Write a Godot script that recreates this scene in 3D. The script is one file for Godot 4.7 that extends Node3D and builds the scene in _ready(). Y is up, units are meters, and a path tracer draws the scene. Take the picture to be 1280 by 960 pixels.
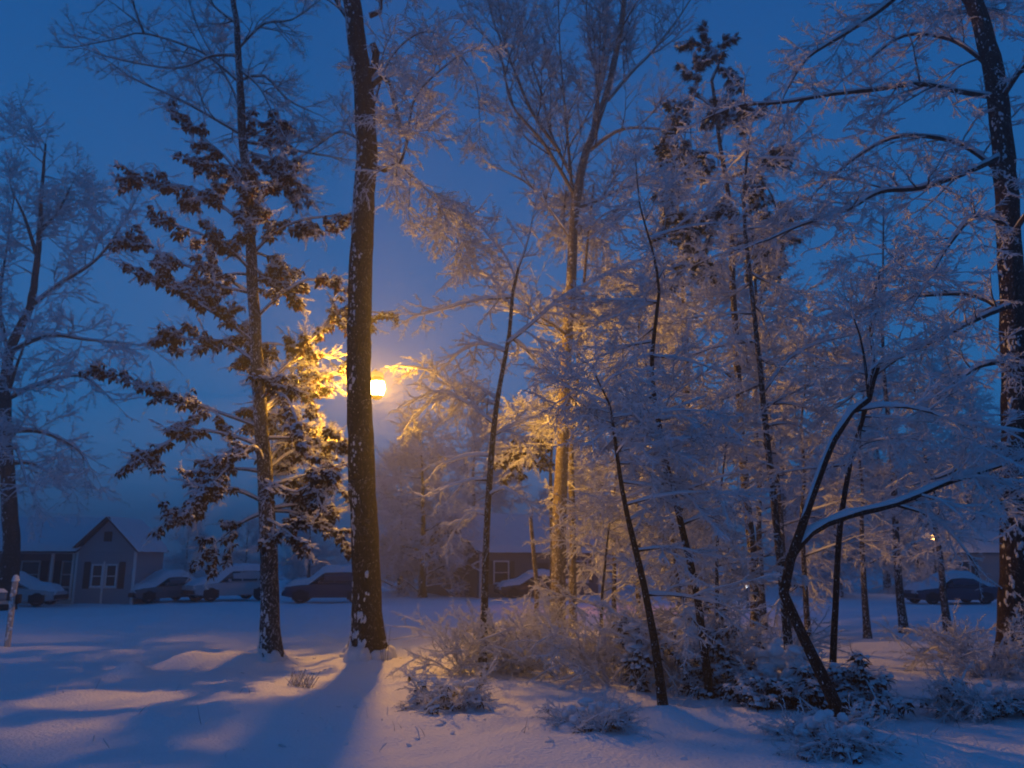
extends Node3D
# A snowy yard at dusk: a sodium street lamp behind a tall trunk, snow-laden trees, houses and parked cars beyond.

const F := 1029.0                      # focal length in photo pixels (1280 x 960)
const EYE := Vector3(0, 2.2, 0)
const PITCH := 0.2106                  # radians upward
const WIND := Vector3(-0.75, 0.1, 0.65)  # the side on which wet snow was plastered

var M := {}
var rng := RandomNumberGenerator.new()
var n_big := FastNoiseLite.new()
var n_small := FastNoiseLite.new()
var n_rough := FastNoiseLite.new()
var taken := {}
var mounds := []
var SPRAY := []      # snow-laden twig sprays
var THIN := []       # lightly dusted twig sprays
var LEAF := []       # clusters of dead oak leaves with snow
var EVER := []       # evergreen leaf clusters with snow
var TUFT := []       # needle tufts with snow
var LUMP := []       # snow lumps

# ------------------------------------------------------------------ helpers
class Buf:
	var v := PackedVector3Array()
	var n := PackedVector3Array()
	var i := PackedInt32Array()

func lin(r: float, g: float, b: float) -> Color:
	return Color(r, g, b).linear_to_srgb()

func rr(a: float, b: float) -> float:
	return rng.randf_range(a, b)

func at(x: float, y: float, d: float) -> Vector3:
	# a point on the ray through photo pixel (x, y), d metres ahead of the camera (measured along the ground)
	var u := (x - 640.0) / F
	var v := (y - 480.0) / F
	var dir := Vector3(u, sin(PITCH) - v * cos(PITCH), -(cos(PITCH) + v * sin(PITCH)))
	return EYE + dir * (d / -dir.z)

func ground(x: float, z: float) -> float:
	var fade := clampf(1.0 - (absf(z) - 60.0) / 60.0, 0.15, 1.0)
	var h := n_big.get_noise_2d(x, z) * 0.11 * fade + n_small.get_noise_2d(x, z) * 0.045 * fade + n_small.get_noise_2d(x * 2.7 + 40.0, z * 2.7) * 0.018 * fade
	for m in mounds:
		var q := Vector2((x - m[0]) / m[2], (z - m[1]) / m[3]).length_squared()
		if q < 6.0:
			h += m[4] * exp(-q * 1.6)
	return h

func spot(x: float, d: float) -> Vector3:
	# ground point straight below photo column x at depth d
	var v := tan(PITCH + atan(EYE.y / d))
	var wx := (x - 640.0) / F * d / (cos(PITCH) + v * sin(PITCH))
	return Vector3(wx, ground(wx, -d), -d)

func numbered(called: String) -> String:
	if not taken.has(called):
		taken[called] = 0
		return called
	taken[called] += 1
	return "%s_%03d" % [called, taken[called]]

func thing(called: String, label: String, category: String, where: Vector3, group := "", turn := 0.0) -> Node3D:
	var o := Node3D.new()
	o.name = numbered(called)
	add_child(o)
	o.position = where
	o.rotation.y = turn
	o.set_meta("label", label)
	o.set_meta("category", category)
	if group:
		o.set_meta("group", group)
	return o

func commit(b: Buf) -> ArrayMesh:
	var a := []
	a.resize(Mesh.ARRAY_MAX)
	a[Mesh.ARRAY_VERTEX] = b.v
	a[Mesh.ARRAY_NORMAL] = b.n
	a[Mesh.ARRAY_INDEX] = b.i
	var m := ArrayMesh.new()
	m.add_surface_from_arrays(Mesh.PRIMITIVE_TRIANGLES, a)
	return m

func part(called: String, mesh: Mesh, mat: Material, parent: Node, pos := Vector3.ZERO, turn := Vector3.ZERO, kind := "") -> MeshInstance3D:
	var o := MeshInstance3D.new()
	o.name = called
	o.mesh = mesh
	if mat:
		o.material_override = mat
	parent.add_child(o, true)
	o.position = pos
	o.rotation = turn
	if kind:
		o.set_meta("kind", kind)
	return o

func box(called: String, size: Vector3, mat: Material, parent: Node, pos: Vector3, turn := Vector3.ZERO) -> MeshInstance3D:
	# a box with small chamfers
	var b := Buf.new()
	var c := minf(minf(size.x, size.y), size.z) * 0.12
	c = minf(c, 0.03)
	loft(b, [[-size.x / 2, size.y / 2 - c, size.z / 2 - c], [-size.x / 2 + c, size.y / 2, size.z / 2], [size.x / 2 - c, size.y / 2, size.z / 2], [size.x / 2, size.y / 2 - c, size.z / 2 - c]], c)
	return part(called, commit(b), mat, parent, pos, turn)

func quad(b: Buf, a: Vector3, c: Vector3, d: Vector3, e: Vector3) -> void:
	# flat quad whose corners run clockwise seen from its front
	var k := b.v.size()
	var n := (e - a).cross(c - a).normalized()
	for p in [a, c, d, e]:
		b.v.append(p)
		b.n.append(n)
	b.i.append_array(PackedInt32Array([k, k + 1, k + 2, k, k + 2, k + 3]))

func tri(b: Buf, a: Vector3, c: Vector3, d: Vector3) -> void:
	var k := b.v.size()
	var n := (d - a).cross(c - a).normalized()
	for p in [a, c, d]:
		b.v.append(p)
		b.n.append(n)
	b.i.append_array(PackedInt32Array([k, k + 1, k + 2]))

func loft(b: Buf, st: Array, c: float) -> void:
	# boxy sections along x: [x, half height, half depth], corners cut by c, flat shaded
	var rings := []
	for s in st:
		var h: float = s[1]
		var w: float = s[2]
		rings.append([Vector3(s[0], h, w - c), Vector3(s[0], h - c, w), Vector3(s[0], -h + c, w), Vector3(s[0], -h, w - c), Vector3(s[0], -h, -w + c), Vector3(s[0], -h + c, -w), Vector3(s[0], h - c, -w), Vector3(s[0], h, -w + c)])
	skin(b, rings, true)

func skin(b: Buf, rings: Array, caps := true) -> void:
	# flat-shaded skin over rings of equal length
	var m: int = rings[0].size()
	for k in rings.size() - 1:
		for j in m:
			var j2 := (j + 1) % m
			quad(b, rings[k][j], rings[k + 1][j], rings[k + 1][j2], rings[k][j2])
	if caps:
		for j in range(1, m - 1):
			tri(b, rings[0][0], rings[0][j], rings[0][j + 1])
			tri(b, rings[-1][0], rings[-1][j + 1], rings[-1][j])

func tube(b: Buf, pts: PackedVector3Array, rad: PackedFloat32Array, sides: int, rough := 0.0) -> void:
	var m := pts.size()
	var k0 := b.v.size()
	var side := Vector3.ZERO
	for k in m:
		var t := (pts[mini(k + 1, m - 1)] - pts[maxi(k - 1, 0)]).normalized()
		if k == 0:
			side = t.cross(Vector3(0.31, 0.2, 0.93)).normalized()
		else:
			side = (side - t * side.dot(t)).normalized()
		var up := t.cross(side)
		for j in sides:
			var a := TAU * j / sides
			var n := side * cos(a) + up * sin(a)
			var r := rad[k]
			if rough > 0.0:
				var p := pts[k] + n * r
				r *= 1.0 + rough * n_rough.get_noise_3d(p.x * 3.0, p.y * 0.7, p.z * 3.0)
			b.v.append(pts[k] + n * r)
			b.n.append(n)
	for k in m - 1:
		for j in sides:
			var j2 := (j + 1) % sides
			var p := k0 + k * sides
			b.i.append(p + j); b.i.append(p + sides + j2); b.i.append(p + j2)
			b.i.append(p + j); b.i.append(p + sides + j); b.i.append(p + sides + j2)
	# close the far end
	var e := b.v.size()
	b.v.append(pts[m - 1])
	b.n.append((pts[m - 1] - pts[m - 2]).normalized())
	var q := k0 + (m - 1) * sides
	for j in sides:
		b.i.append(q + j); b.i.append(e); b.i.append(q + (j + 1) % sides)

func ridge(b: Buf, pts: PackedVector3Array, rad: PackedFloat32Array, amount: float, sides := 4) -> void:
	# snow lying along the top of a branch: a lumpy tube set a little above it, thick where it runs level
	var p2 := PackedVector3Array()
	var r2 := PackedFloat32Array()
	var m := pts.size()
	for k in m:
		var t := (pts[mini(k + 1, m - 1)] - pts[maxi(k - 1, 0)]).normalized()
		var flat := sqrt(maxf(0.0, 1.0 - t.y * t.y))
		var s := (rad[k] * 0.55 + amount * (0.35 + 0.65 * flat)) * rr(0.7, 1.25) * clampf(flat * 1.6, 0.15, 1.0)
		s = minf(s, rad[k] * 0.9 + amount)
		r2.append(maxf(s, 0.003))
		var lift := (Vector3.UP - t * t.y) * (rad[k] * 0.75 + s * 0.25) + (WIND - t * WIND.dot(t)) * (rad[k] * 0.5) * (1.0 - flat)
		p2.append(pts[k] + lift)
	r2[0] *= 0.6
	r2[m - 1] *= 0.6
	tube(b, p2, r2, sides)

func dome(b: Buf, c: Vector3, n: Vector3, r: float, h: float, tall := 1.0) -> void:
	# an irregular patch pressed onto a surface with normal n
	var s := n.cross(Vector3.UP)
	s = s.normalized() if s.length() > 0.01 else Vector3.RIGHT
	var u := s.cross(n)
	var k := b.v.size()
	b.v.append(c + n * h)
	b.n.append(n)
	for j in 7:
		var a := TAU * j / 7.0 + rr(-0.25, 0.25)
		var q := r * rr(0.65, 1.25)
		var o := s * cos(a) * q + u * sin(a) * q * tall
		b.v.append(c + o - n * r * 0.12)
		b.n.append((n * 0.5 + o.normalized()).normalized())
	for j in 7:
		b.i.append(k); b.i.append(k + 1 + j); b.i.append(k + 1 + (j + 1) % 7)

func lumpy(b: Buf, c: Vector3, size: Vector3, seed_at: float, rows := 6, cols := 9, low := -0.35) -> void:
	# a rounded lump of snow, open below `low`
	var k0 := b.v.size()
	for r in rows + 1:
		var e: float = lerpf(PI / 2, asin(low), float(r) / rows)
		for j in cols:
			var a := TAU * j / cols
			var n := Vector3(cos(e) * cos(a), sin(e), cos(e) * sin(a))
			var q := 1.0 + 0.3 * n_rough.get_noise_3d(n.x * 2.0 + seed_at, n.y * 2.0, n.z * 2.0)
			b.v.append(c + n * size * q)
			b.n.append((n / size).normalized())
	for r in rows:
		for j in cols:
			var p := k0 + r * cols
			var j2 := (j + 1) % cols
			b.i.append(p + j); b.i.append(p + cols + j2); b.i.append(p + j2)
			b.i.append(p + j); b.i.append(p + cols + j); b.i.append(p + cols + j2)

# ------------------------------------------------------------------ materials
func noise_image(size: int, f: Callable) -> Image:
	var im := Image.create(size, size, false, Image.FORMAT_RGB8)
	for y in size:
		for x in size:
			im.set_pixel(x, y, f.call(x / float(size), y / float(size)))
	return im

func wrap_noise(nz: FastNoiseLite, u: float, v: float, su: float, sv: float) -> float:
	# noise that tiles: walked round two circles
	return nz.get_noise_3d(cos(u * TAU) * su + 7.3 * sin(v * TAU) , sin(u * TAU) * su + sv * cos(v * TAU), sv * sin(v * TAU) + 3.1 * cos(u * TAU))

func plain(c: Color, rough := 0.85) -> StandardMaterial3D:
	var m := StandardMaterial3D.new()
	m.albedo_color = c
	m.roughness = rough
	m.metallic_specular = 0.35
	return m

func bark(dark: Color, pale: Color, snow_share: float, scale: Vector3) -> StandardMaterial3D:
	var nz := FastNoiseLite.new()
	nz.seed = 11
	nz.frequency = 0.5
	nz.fractal_octaves = 4
	var sn := FastNoiseLite.new()
	sn.seed = 5
	sn.frequency = 0.8
	sn.fractal_octaves = 3
	var im := noise_image(256, func(u, v):
		var g := absf(wrap_noise(nz, u, v, 6.0, 1.6))
		var c := dark.lerp(pale, clampf(g * 2.4, 0.0, 1.0))
		if wrap_noise(sn, u, v, 4.0, 3.0) > 0.55 - snow_share * 0.6:
			c = lin(0.72, 0.74, 0.78)
		return c)
	var hm := noise_image(256, func(u, v):
		var g := clampf(absf(wrap_noise(nz, u, v, 6.0, 1.6)) * 2.4, 0.0, 1.0)
		return Color(g, g, g))
	var m := StandardMaterial3D.new()
	m.albedo_texture = ImageTexture.create_from_image(im)
	m.roughness = 0.95
	m.metallic_specular = 0.25
	m.heightmap_enabled = true
	m.heightmap_texture = ImageTexture.create_from_image(hm)
	m.heightmap_scale = 3.0
	m.uv1_triplanar = true
	m.uv1_scale = scale
	return m

func make_materials() -> void:
	M.snow = plain(lin(0.80, 0.82, 0.85), 0.8)
	M.snow.metallic_specular = 0.25
	M.snow.backlight_enabled = true
	M.snow.backlight = lin(0.5, 0.5, 0.5)
	var g := StandardMaterial3D.new()
	g.albedo_color = lin(0.80, 0.82, 0.85)
	g.roughness = 0.85
	g.metallic_specular = 0.2
	var nz := FastNoiseLite.new()
	nz.seed = 3
	nz.frequency = 0.03
	nz.fractal_octaves = 5
	var t := NoiseTexture2D.new()
	t.width = 512
	t.height = 512
	t.seamless = true
	t.noise = nz
	g.heightmap_enabled = true
	g.heightmap_texture = t
	g.heightmap_scale = 2.2
	g.uv1_triplanar = true
	g.uv1_world_triplanar = true
	g.uv1_scale = Vector3(0.8, 0.8, 0.8)
	M.ground = g
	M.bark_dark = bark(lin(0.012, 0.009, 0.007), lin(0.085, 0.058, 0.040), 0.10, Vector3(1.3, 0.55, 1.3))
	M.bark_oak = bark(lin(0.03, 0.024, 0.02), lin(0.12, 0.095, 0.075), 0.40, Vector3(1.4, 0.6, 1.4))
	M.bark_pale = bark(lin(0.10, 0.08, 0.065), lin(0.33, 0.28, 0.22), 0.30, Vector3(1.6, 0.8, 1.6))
	M.bark_thin = bark(lin(0.014, 0.011, 0.009), lin(0.05, 0.038, 0.03), 0.14, Vector3(2.5, 1.2, 2.5))
	M.twig = plain(lin(0.035, 0.026, 0.02), 0.95)
	M.leaf = plain(lin(0.085, 0.042, 0.022), 0.8)
	M.leaf.backlight_enabled = true
	M.leaf.backlight = lin(0.30, 0.15, 0.05)
	M.green = plain(lin(0.018, 0.03, 0.014), 0.5)
	M.needle = plain(lin(0.022, 0.035, 0.016), 0.7)
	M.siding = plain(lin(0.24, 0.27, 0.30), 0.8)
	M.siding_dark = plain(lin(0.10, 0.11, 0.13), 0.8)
	M.trim = plain(lin(0.62, 0.62, 0.60), 0.6)
	M.shutter = plain(lin(0.02, 0.022, 0.026), 0.6)
	M.roof = plain(lin(0.05, 0.05, 0.055), 0.95)
	M.glass = plain(lin(0.012, 0.014, 0.018), 0.08)
	M.glass.metallic_specular = 0.5
	M.wood = plain(lin(0.45, 0.40, 0.36), 0.85)
	M.pole = bark(lin(0.05, 0.04, 0.03), lin(0.13, 0.10, 0.075), 0.05, Vector3(2, 0.4, 2))
	M.steel = plain(lin(0.25, 0.26, 0.27), 0.45)
	M.steel.metallic = 0.7
	M.black = plain(lin(0.012, 0.012, 0.013), 0.7)
	M.rubber = plain(lin(0.015, 0.015, 0.016), 0.9)
	M.rim = plain(lin(0.5, 0.5, 0.52), 0.35)
	M.rim.metallic = 0.6
	M.lens = plain(lin(0.5, 0.5, 0.5), 0.15)
	M.red = plain(lin(0.25, 0.015, 0.012), 0.2)
	M.paint_dark = plain(lin(0.022, 0.025, 0.035), 0.3)
	M.paint_blue = plain(lin(0.03, 0.045, 0.08), 0.3)
	M.paint_grey = plain(lin(0.11, 0.12, 0.13), 0.3)
	M.paint_pale = plain(lin(0.40, 0.41, 0.42), 0.3)

func glow(c: Color, e: float) -> StandardMaterial3D:
	var m := plain(lin(0.7, 0.65, 0.55), 0.3)
	m.emission_enabled = true
	m.emission = c
	m.emission_energy_multiplier = e
	return m

# ------------------------------------------------------------------ twig, leaf and snow pieces that are repeated
func stick(wood: Buf, snow: Buf, a: Vector3, dir: Vector3, length: float, r: float, amount: float, segs: int, bend: float) -> PackedVector3Array:
	var p := PackedVector3Array([a])
	var rd := PackedFloat32Array([r])
	var d := dir.normalized()
	for k in segs:
		d = (d + Vector3(rr(-0.28, 0.28), rr(-0.2, 0.2) - bend, rr(-0.28, 0.28))).normalized()
		p.append(p[k] + d * length / segs)
		rd.append(lerpf(r, r * 0.35, float(k + 1) / segs))
	tube(wood, p, rd, 3)
	if amount > 0.0:
		ridge(snow, p, rd, amount, 4)
	return p

func two(wood: Buf, a: Material, snow: Buf, b: Material) -> ArrayMesh:
	var m := commit(wood)
	m.surface_set_material(0, a)
	if snow.v.size():
		var arr := []
		arr.resize(Mesh.ARRAY_MAX)
		arr[Mesh.ARRAY_VERTEX] = snow.v
		arr[Mesh.ARRAY_NORMAL] = snow.n
		arr[Mesh.ARRAY_INDEX] = snow.i
		m.add_surface_from_arrays(Mesh.PRIMITIVE_TRIANGLES, arr)
		m.surface_set_material(1, b)
	return m

func make_spray(amount: float, bend: float, spread: float) -> ArrayMesh:
	# about 0.7 m long, along +x, snow towards +y
	var w := Buf.new()
	var s := Buf.new()
	var axis := stick(w, s, Vector3.ZERO, Vector3(1, 0.05, 0), 0.7, 0.007, amount, 6, bend * 0.4)
	for k in range(1, 7):
		for side in [-1.0, 1.0]:
			if rng.randf() < 0.18:
				continue
			var l := rr(0.14, 0.36) * (1.1 - 0.08 * k)
			var d := Vector3(rr(0.5, 1.0), rr(-0.45, 0.4) * spread, side * rr(0.5, 1.0))
			var p := stick(w, s, axis[k - 1].lerp(axis[k], rng.randf()), d, l, 0.005, amount * rr(0.6, 1.1), 3, bend)
			if rng.randf() < 0.75:
				stick(w, s, p[1], Vector3(rr(0.2, 1), rr(-0.5, 0.6), -side * rr(-0.3, 0.8)), l * rr(0.35, 0.6), 0.004, amount * 0.8, 2, bend)
			if rng.randf() < 0.5:
				stick(w, s, p[2], Vector3(rr(0.2, 1), rr(-0.6, 0.4), side * rr(-0.5, 0.8)), l * rr(0.25, 0.5), 0.004, amount * 0.7, 2, bend)
	return two(w, M.twig, s, M.snow)

func leaf_blade(b: Buf, a: Vector3, d: Vector3, side: Vector3, length: float, width: float, lobes: int) -> void:
	# a curled blade with a scalloped edge, hanging over
	var p := a
	var dir := d
	var k0 := b.v.size()
	var n := side.cross(d).normalized()
	var steps := lobes * 2
	for k in steps + 1:
		var t := float(k) / steps
		var w := width * (sin(PI * minf(t * 0.93 + 0.05, 1.0))) * (1.0 if k % 2 == 0 else 0.62)
		var cup := Vector3.UP * w * 0.35
		b.v.append(p - side * w + cup); b.n.append(n)
		b.v.append(p + side * w + cup); b.n.append(n)
		dir = (dir + Vector3(0, -0.22, 0)).normalized()
		p += dir * length / steps
	for k in steps:
		var q := k0 + k * 2
		b.i.append_array(PackedInt32Array([q, q + 1, q + 3, q, q + 3, q + 2]))

func make_leaves(broad: float, count: int, length: float, lobes: int, mat: Material, snowy: float) -> ArrayMesh:
	var w := Buf.new()
	var s := Buf.new()
	for k in count:
		var a := TAU * k / count + rr(-0.4, 0.4)
		var d := Vector3(cos(a), rr(-1.1, 0.2), sin(a)).normalized()
		var l := length * rr(0.7, 1.15)
		var side := d.cross(Vector3.UP).normalized().rotated(d, rr(-0.9, 0.9))
		var root := Vector3(rr(-0.04, 0.04), rr(-0.03, 0.05), rr(-0.04, 0.04))
		leaf_blade(w, root, d, side, l, l * broad, lobes)
		if rng.randf() < snowy:
			lumpy(s, root + d * l * 0.4 + Vector3(0, 0.012, 0), Vector3(l * 0.3, l * rr(0.13, 0.22), l * 0.26), rr(0, 50), 3, 6, -0.2)
	lumpy(s, Vector3(0, 0.03, 0), Vector3(length * 0.36, length * 0.2, length * 0.3), rr(0, 50), 3, 6, -0.3)
	return two(w, mat, s, M.snow)

func make_tuft() -> ArrayMesh:
	var w := Buf.new()
	var s := Buf.new()
	for k in 34:
		var a := rr(0, TAU)
		var d := Vector3(rr(0.2, 1.0), sin(a) * 0.8 - 0.25, cos(a) * 0.8).normalized()
		var side := d.cross(Vector3(rr(-1, 1), rr(-1, 1), rr(-1, 1))).normalized() * 0.005
		var l := rr(0.14, 0.24)
		var o := Vector3(rr(0, 0.16), 0, 0)
		tri(w, o - side, o + side, o + d * l * 0.6 + Vector3(0, -0.015, 0) + side)
		tri(w, o - side, o + d * l * 0.6 + Vector3(0, -0.015, 0) + side, o + d * l + Vector3(0, -0.07, 0))
	for k in 5:
		lumpy(s, Vector3(rr(0, 0.22), rr(0.0, 0.06), rr(-0.09, 0.09)), Vector3(rr(0.05, 0.1), rr(0.02, 0.045), rr(0.04, 0.07)), rr(0, 50), 3, 6, -0.3)
	return two(w, M.needle, s, M.snow)

func make_pieces() -> void:
	rng.seed = 77
	for k in 5:
		SPRAY.append(make_spray(rr(0.014, 0.020), rr(0.05, 0.16), 1.0))
	for k in 3:
		THIN.append(make_spray(rr(0.005, 0.007), rr(-0.06, 0.04), 1.3))
	for k in 4:
		LEAF.append(make_leaves(0.25, rng.randi_range(5, 7), 0.2, 3, M.leaf, 0.32))
	for k in 3:
		EVER.append(make_leaves(0.22, rng.randi_range(7, 9), 0.15, 1, M.green, 0.55))
	for k in 3:
		TUFT.append(make_tuft())
	for k in 3:
		var b := Buf.new()
		lumpy(b, Vector3.ZERO, Vector3(0.5, 0.34, 0.45), k * 9.0, 7, 11, -0.6)
		LUMP.append(commit(b))

# ------------------------------------------------------------------ trees
class Plant:
	var root: Node3D
	var d := 10.0
	var trunk := Buf.new()
	var trunk_snow := Buf.new()
	var wood := Buf.new()
	var snow := Buf.new()
	var put := {}       # kind -> Array of Transform3D
	var bark: Material
	var snowy := 1.0    # thickness of the snow on its branches

func plant(called: String, label: String, category: String, x: float, d: float, mat: Material, group := "", snowy := 1.0) -> Plant:
	var t := Plant.new()
	t.d = d
	t.root = thing(called, label, category, spot(x, d), group)
	t.bark = mat
	t.snowy = snowy
	return t

func smooth(p: PackedVector3Array, rad: PackedFloat32Array, step: float) -> Array:
	# a curve through p, cut into pieces of about step
	var out := PackedVector3Array()
	var ro := PackedFloat32Array()
	for k in p.size() - 1:
		var a := p[maxi(k - 1, 0)]
		var z := p[mini(k + 2, p.size() - 1)]
		var n := maxi(1, int(p[k].distance_to(p[k + 1]) / step))
		for j in n:
			var f := float(j) / n
			out.append(p[k].cubic_interpolate(p[k + 1], a, z, f))
			ro.append(lerpf(rad[k], rad[k + 1], f))
	out.append(p[-1])
	ro.append(rad[-1])
	return [out, ro]

func pixels(t: Plant, list: Array) -> PackedVector3Array:
	# photo pixels [x, y, depth offset] -> points local to the tree
	var p := PackedVector3Array()
	for q in list:
		p.append(at(q[0], q[1], t.d + (q[2] if q.size() > 2 else 0.0)) - t.root.position)
	return p

func trunk(t: Plant, p: PackedVector3Array, r0: float, r1: float, flare := 1.35, patches := 0.0, sides := 12) -> Array:
	var rad := PackedFloat32Array()
	for k in p.size():
		rad.append(lerpf(r0, r1, pow(float(k) / (p.size() - 1), 0.9)))
	var c := smooth(p, rad, 0.3)
	var pts: PackedVector3Array = c[0]
	var rd: PackedFloat32Array = c[1]
	for k in pts.size():
		rd[k] *= 1.0 + (flare - 1.0) * exp(-maxf(pts[k].y, 0.0) * 2.6)
		if k > 1:
			pts[k] += Vector3(n_rough.get_noise_2d(pts[k].y * 0.8, 3.0 + t.d), 0, n_rough.get_noise_2d(pts[k].y * 0.8, 40.0 + t.d)) * r0 * 0.14
	pts.insert(0, pts[0] - Vector3(0, 0.4, 0))
	rd.insert(0, rd[0] * 1.15)
	tube(t.trunk, pts, rd, sides, 0.11 if sides > 7 else 0.08)
	# wet snow plastered on the windward bark
	var total := 0.0
	for k in pts.size() - 1:
		total += pts[k].distance_to(pts[k + 1])
	for k in int(total * patches * 4.0):
		var j := rng.randi_range(0, pts.size() - 2)
		var ax := (pts[j + 1] - pts[j]).normalized()
		var n := WIND.normalized().rotated(Vector3.UP, rng.randfn(0.0, 0.42))
		n = (n - ax * n.dot(ax)).normalized()
		var s := rd[j] * rr(0.05, 0.15)
		dome(t.trunk_snow, pts[j].lerp(pts[j + 1], rng.randf()) + n * rd[j] * 0.97, n, s, s * 0.22, rr(1.0, 2.6))
	return [pts, rd]

func limb(t: Plant, p: PackedVector3Array, r0: float, r1: float, o: Dictionary) -> void:
	# a limb one can pick out: a part of its own, with its snow and its side branches
	var rad := PackedFloat32Array()
	for k in p.size():
		rad.append(lerpf(r0, r1, float(k) / (p.size() - 1)))
	var c := smooth(p, rad, 0.22)
	var b := Buf.new()
	tube(b, c[0], c[1], 7, 0.1)
	var l := part("limb", commit(b), t.bark, t.root)
	if t.snowy > 0.0:
		var s := Buf.new()
		ridge(s, c[0], c[1], 0.022 * t.snowy * o.get("snow", 1.0), 6)
		part("snow_ridge", commit(s), M.snow, l)
	clothe(t, c[0], c[1], o)

func clothe(t: Plant, pts: PackedVector3Array, rad: PackedFloat32Array, o: Dictionary) -> void:
	# side branches along a limb
	var total := 0.0
	for k in pts.size() - 1:
		total += pts[k].distance_to(pts[k + 1])
	var n := int(total * o.get("kd", 3.0) + 0.5)
	var from: float = o.get("from", 0.1)
	for k in n:
		var f := from + (1.0 - from) * (k + rng.randf()) / n
		var j := mini(int(f * (pts.size() - 1)), pts.size() - 2)
		var p := pts[j].lerp(pts[j + 1], fmod(f * (pts.size() - 1), 1.0))
		var ax := (pts[j + 1] - pts[j]).normalized()
		var l: float = o.get("kl", 1.2) * rr(0.55, 1.25) * (1.0 - 0.45 * f)
		grow(t, p, turned(ax, o), l, minf(rad[j] * 0.55, 0.006 + 0.011 * l), o.get("lev", 1), o)
	grow(t, pts[-1], (pts[-1] - pts[-2]).normalized(), o.get("kl", 1.2) * 0.7, minf(rad[-1], 0.018), o.get("lev", 1), o)

func turned(ax: Vector3, o: Dictionary) -> Vector3:
	var q := Vector3(rr(-1, 1), rr(-0.7, 0.9), rr(-1, 1))
	q = (q - ax * q.dot(ax)).normalized()
	var a := rr(0.55, 1.15)
	return (ax * cos(a) + q * sin(a) + Vector3.UP * o.get("up", 0.0)).normalized()

func grow(t: Plant, p0: Vector3, dir: Vector3, length: float, r: float, lev: int, o: Dictionary) -> void:
	var n := clampi(int(length / 0.2), 2, 7)
	var p := PackedVector3Array([p0])
	var rd := PackedFloat32Array([r])
	var d := dir
	var sag: float = o.get("sag", 0.04)
	var wob: float = o.get("wob", 0.16)
	for k in n:
		d = (d + Vector3(rr(-wob, wob), rr(-wob, wob) + o.get("up", 0.0) * 0.25 - sag, rr(-wob, wob))).normalized()
		p.append(p[k] + d * length / n)
		rd.append(lerpf(r, maxf(r * 0.35, 0.004), float(k + 1) / n))
	tube(t.wood, p, rd, 4 if r > 0.012 else 3)
	if t.snowy > 0.0:
		ridge(t.snow, p, rd, 0.016 * t.snowy * o.get("snow", 1.0), 4)
	if lev > 0:
		var kids := int(length * o.get("kd2", 3.5) + rng.randf())
		for k in kids:
			var f := 0.2 + 0.8 * (k + rng.randf()) / maxf(kids, 1)
			var j := mini(int(f * n), n - 1)
			grow(t, p[j].lerp(p[j + 1], clampf(f * n - j, 0.0, 1.0)), turned(d, o), length * rr(0.35, 0.65), r * 0.6, lev - 1, o)
	var kind: String = o.get("kind", "spray")
	var sp := int(length * o.get("sp", 5.0) + rng.randf())
	for k in sp:
		var f := (k + rng.randf()) / maxf(sp, 1)
		var j := mini(int(f * n), n - 1)
		var q := p[j].lerp(p[j + 1], clampf(f * n - j, 0.0, 1.0))
		put(t, kind, q, turned(d, o), o.get("ss", 0.8) * rr(0.65, 1.25))
	put(t, kind, p[n], d, o.get("ss", 0.8) * rr(0.7, 1.2))
	if o.has("leaf"):
		for k in int(length * o.leaf + rng.randf()):
			var f := rng.randf()
			var j := mini(int(f * n), n - 1)
			put(t, o.get("leaf_kind", "leaf"), p[j].lerp(p[j + 1], rng.randf()) + Vector3(rr(-0.08, 0.08), rr(-0.08, 0.04), rr(-0.08, 0.08)), Vector3(rr(-1, 1), rr(-0.2, 0.2), rr(-1, 1)).normalized(), rr(0.75, 1.3) * o.get("ls", 1.0))

func put(t: Plant, kind: String, p: Vector3, dir: Vector3, s: float) -> void:
	if kind == "none":
		return
	if kind == "spray" and rng.randf() < 0.38:
		kind = "thin"
	if not t.put.has(kind):
		t.put[kind] = []
	var z := dir.cross(Vector3.UP)
	z = z.normalized() if z.length() > 0.05 else Vector3.BACK
	z = z.rotated(dir.normalized(), rr(-0.4, 0.4))
	t.put[kind].append(Transform3D(Basis(dir.normalized() * s, z.cross(dir).normalized() * s, z * s), p))

func copies(called: String, mesh: Mesh, list: Array, parent: Node, mat: Material = null) -> void:
	if list.is_empty():
		return
	var mm := MultiMesh.new()
	mm.transform_format = MultiMesh.TRANSFORM_3D
	mm.mesh = mesh
	mm.instance_count = list.size()
	for k in list.size():
		mm.set_instance_transform(k, list[k])
	var o := MultiMeshInstance3D.new()
	o.name = called
	o.multimesh = mm
	if mat:
		o.material_override = mat
	parent.add_child(o, true)
	o.set_meta("kind", "stuff")

func scatter(called: String, meshes: Array, list: Array, parent: Node, mat: Material = null) -> void:
	for k in meshes.size():
		var own := []
		for j in range(k, list.size(), meshes.size()):
			own.append(list[j])
		copies(called, meshes[k], own, parent, mat)

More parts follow.
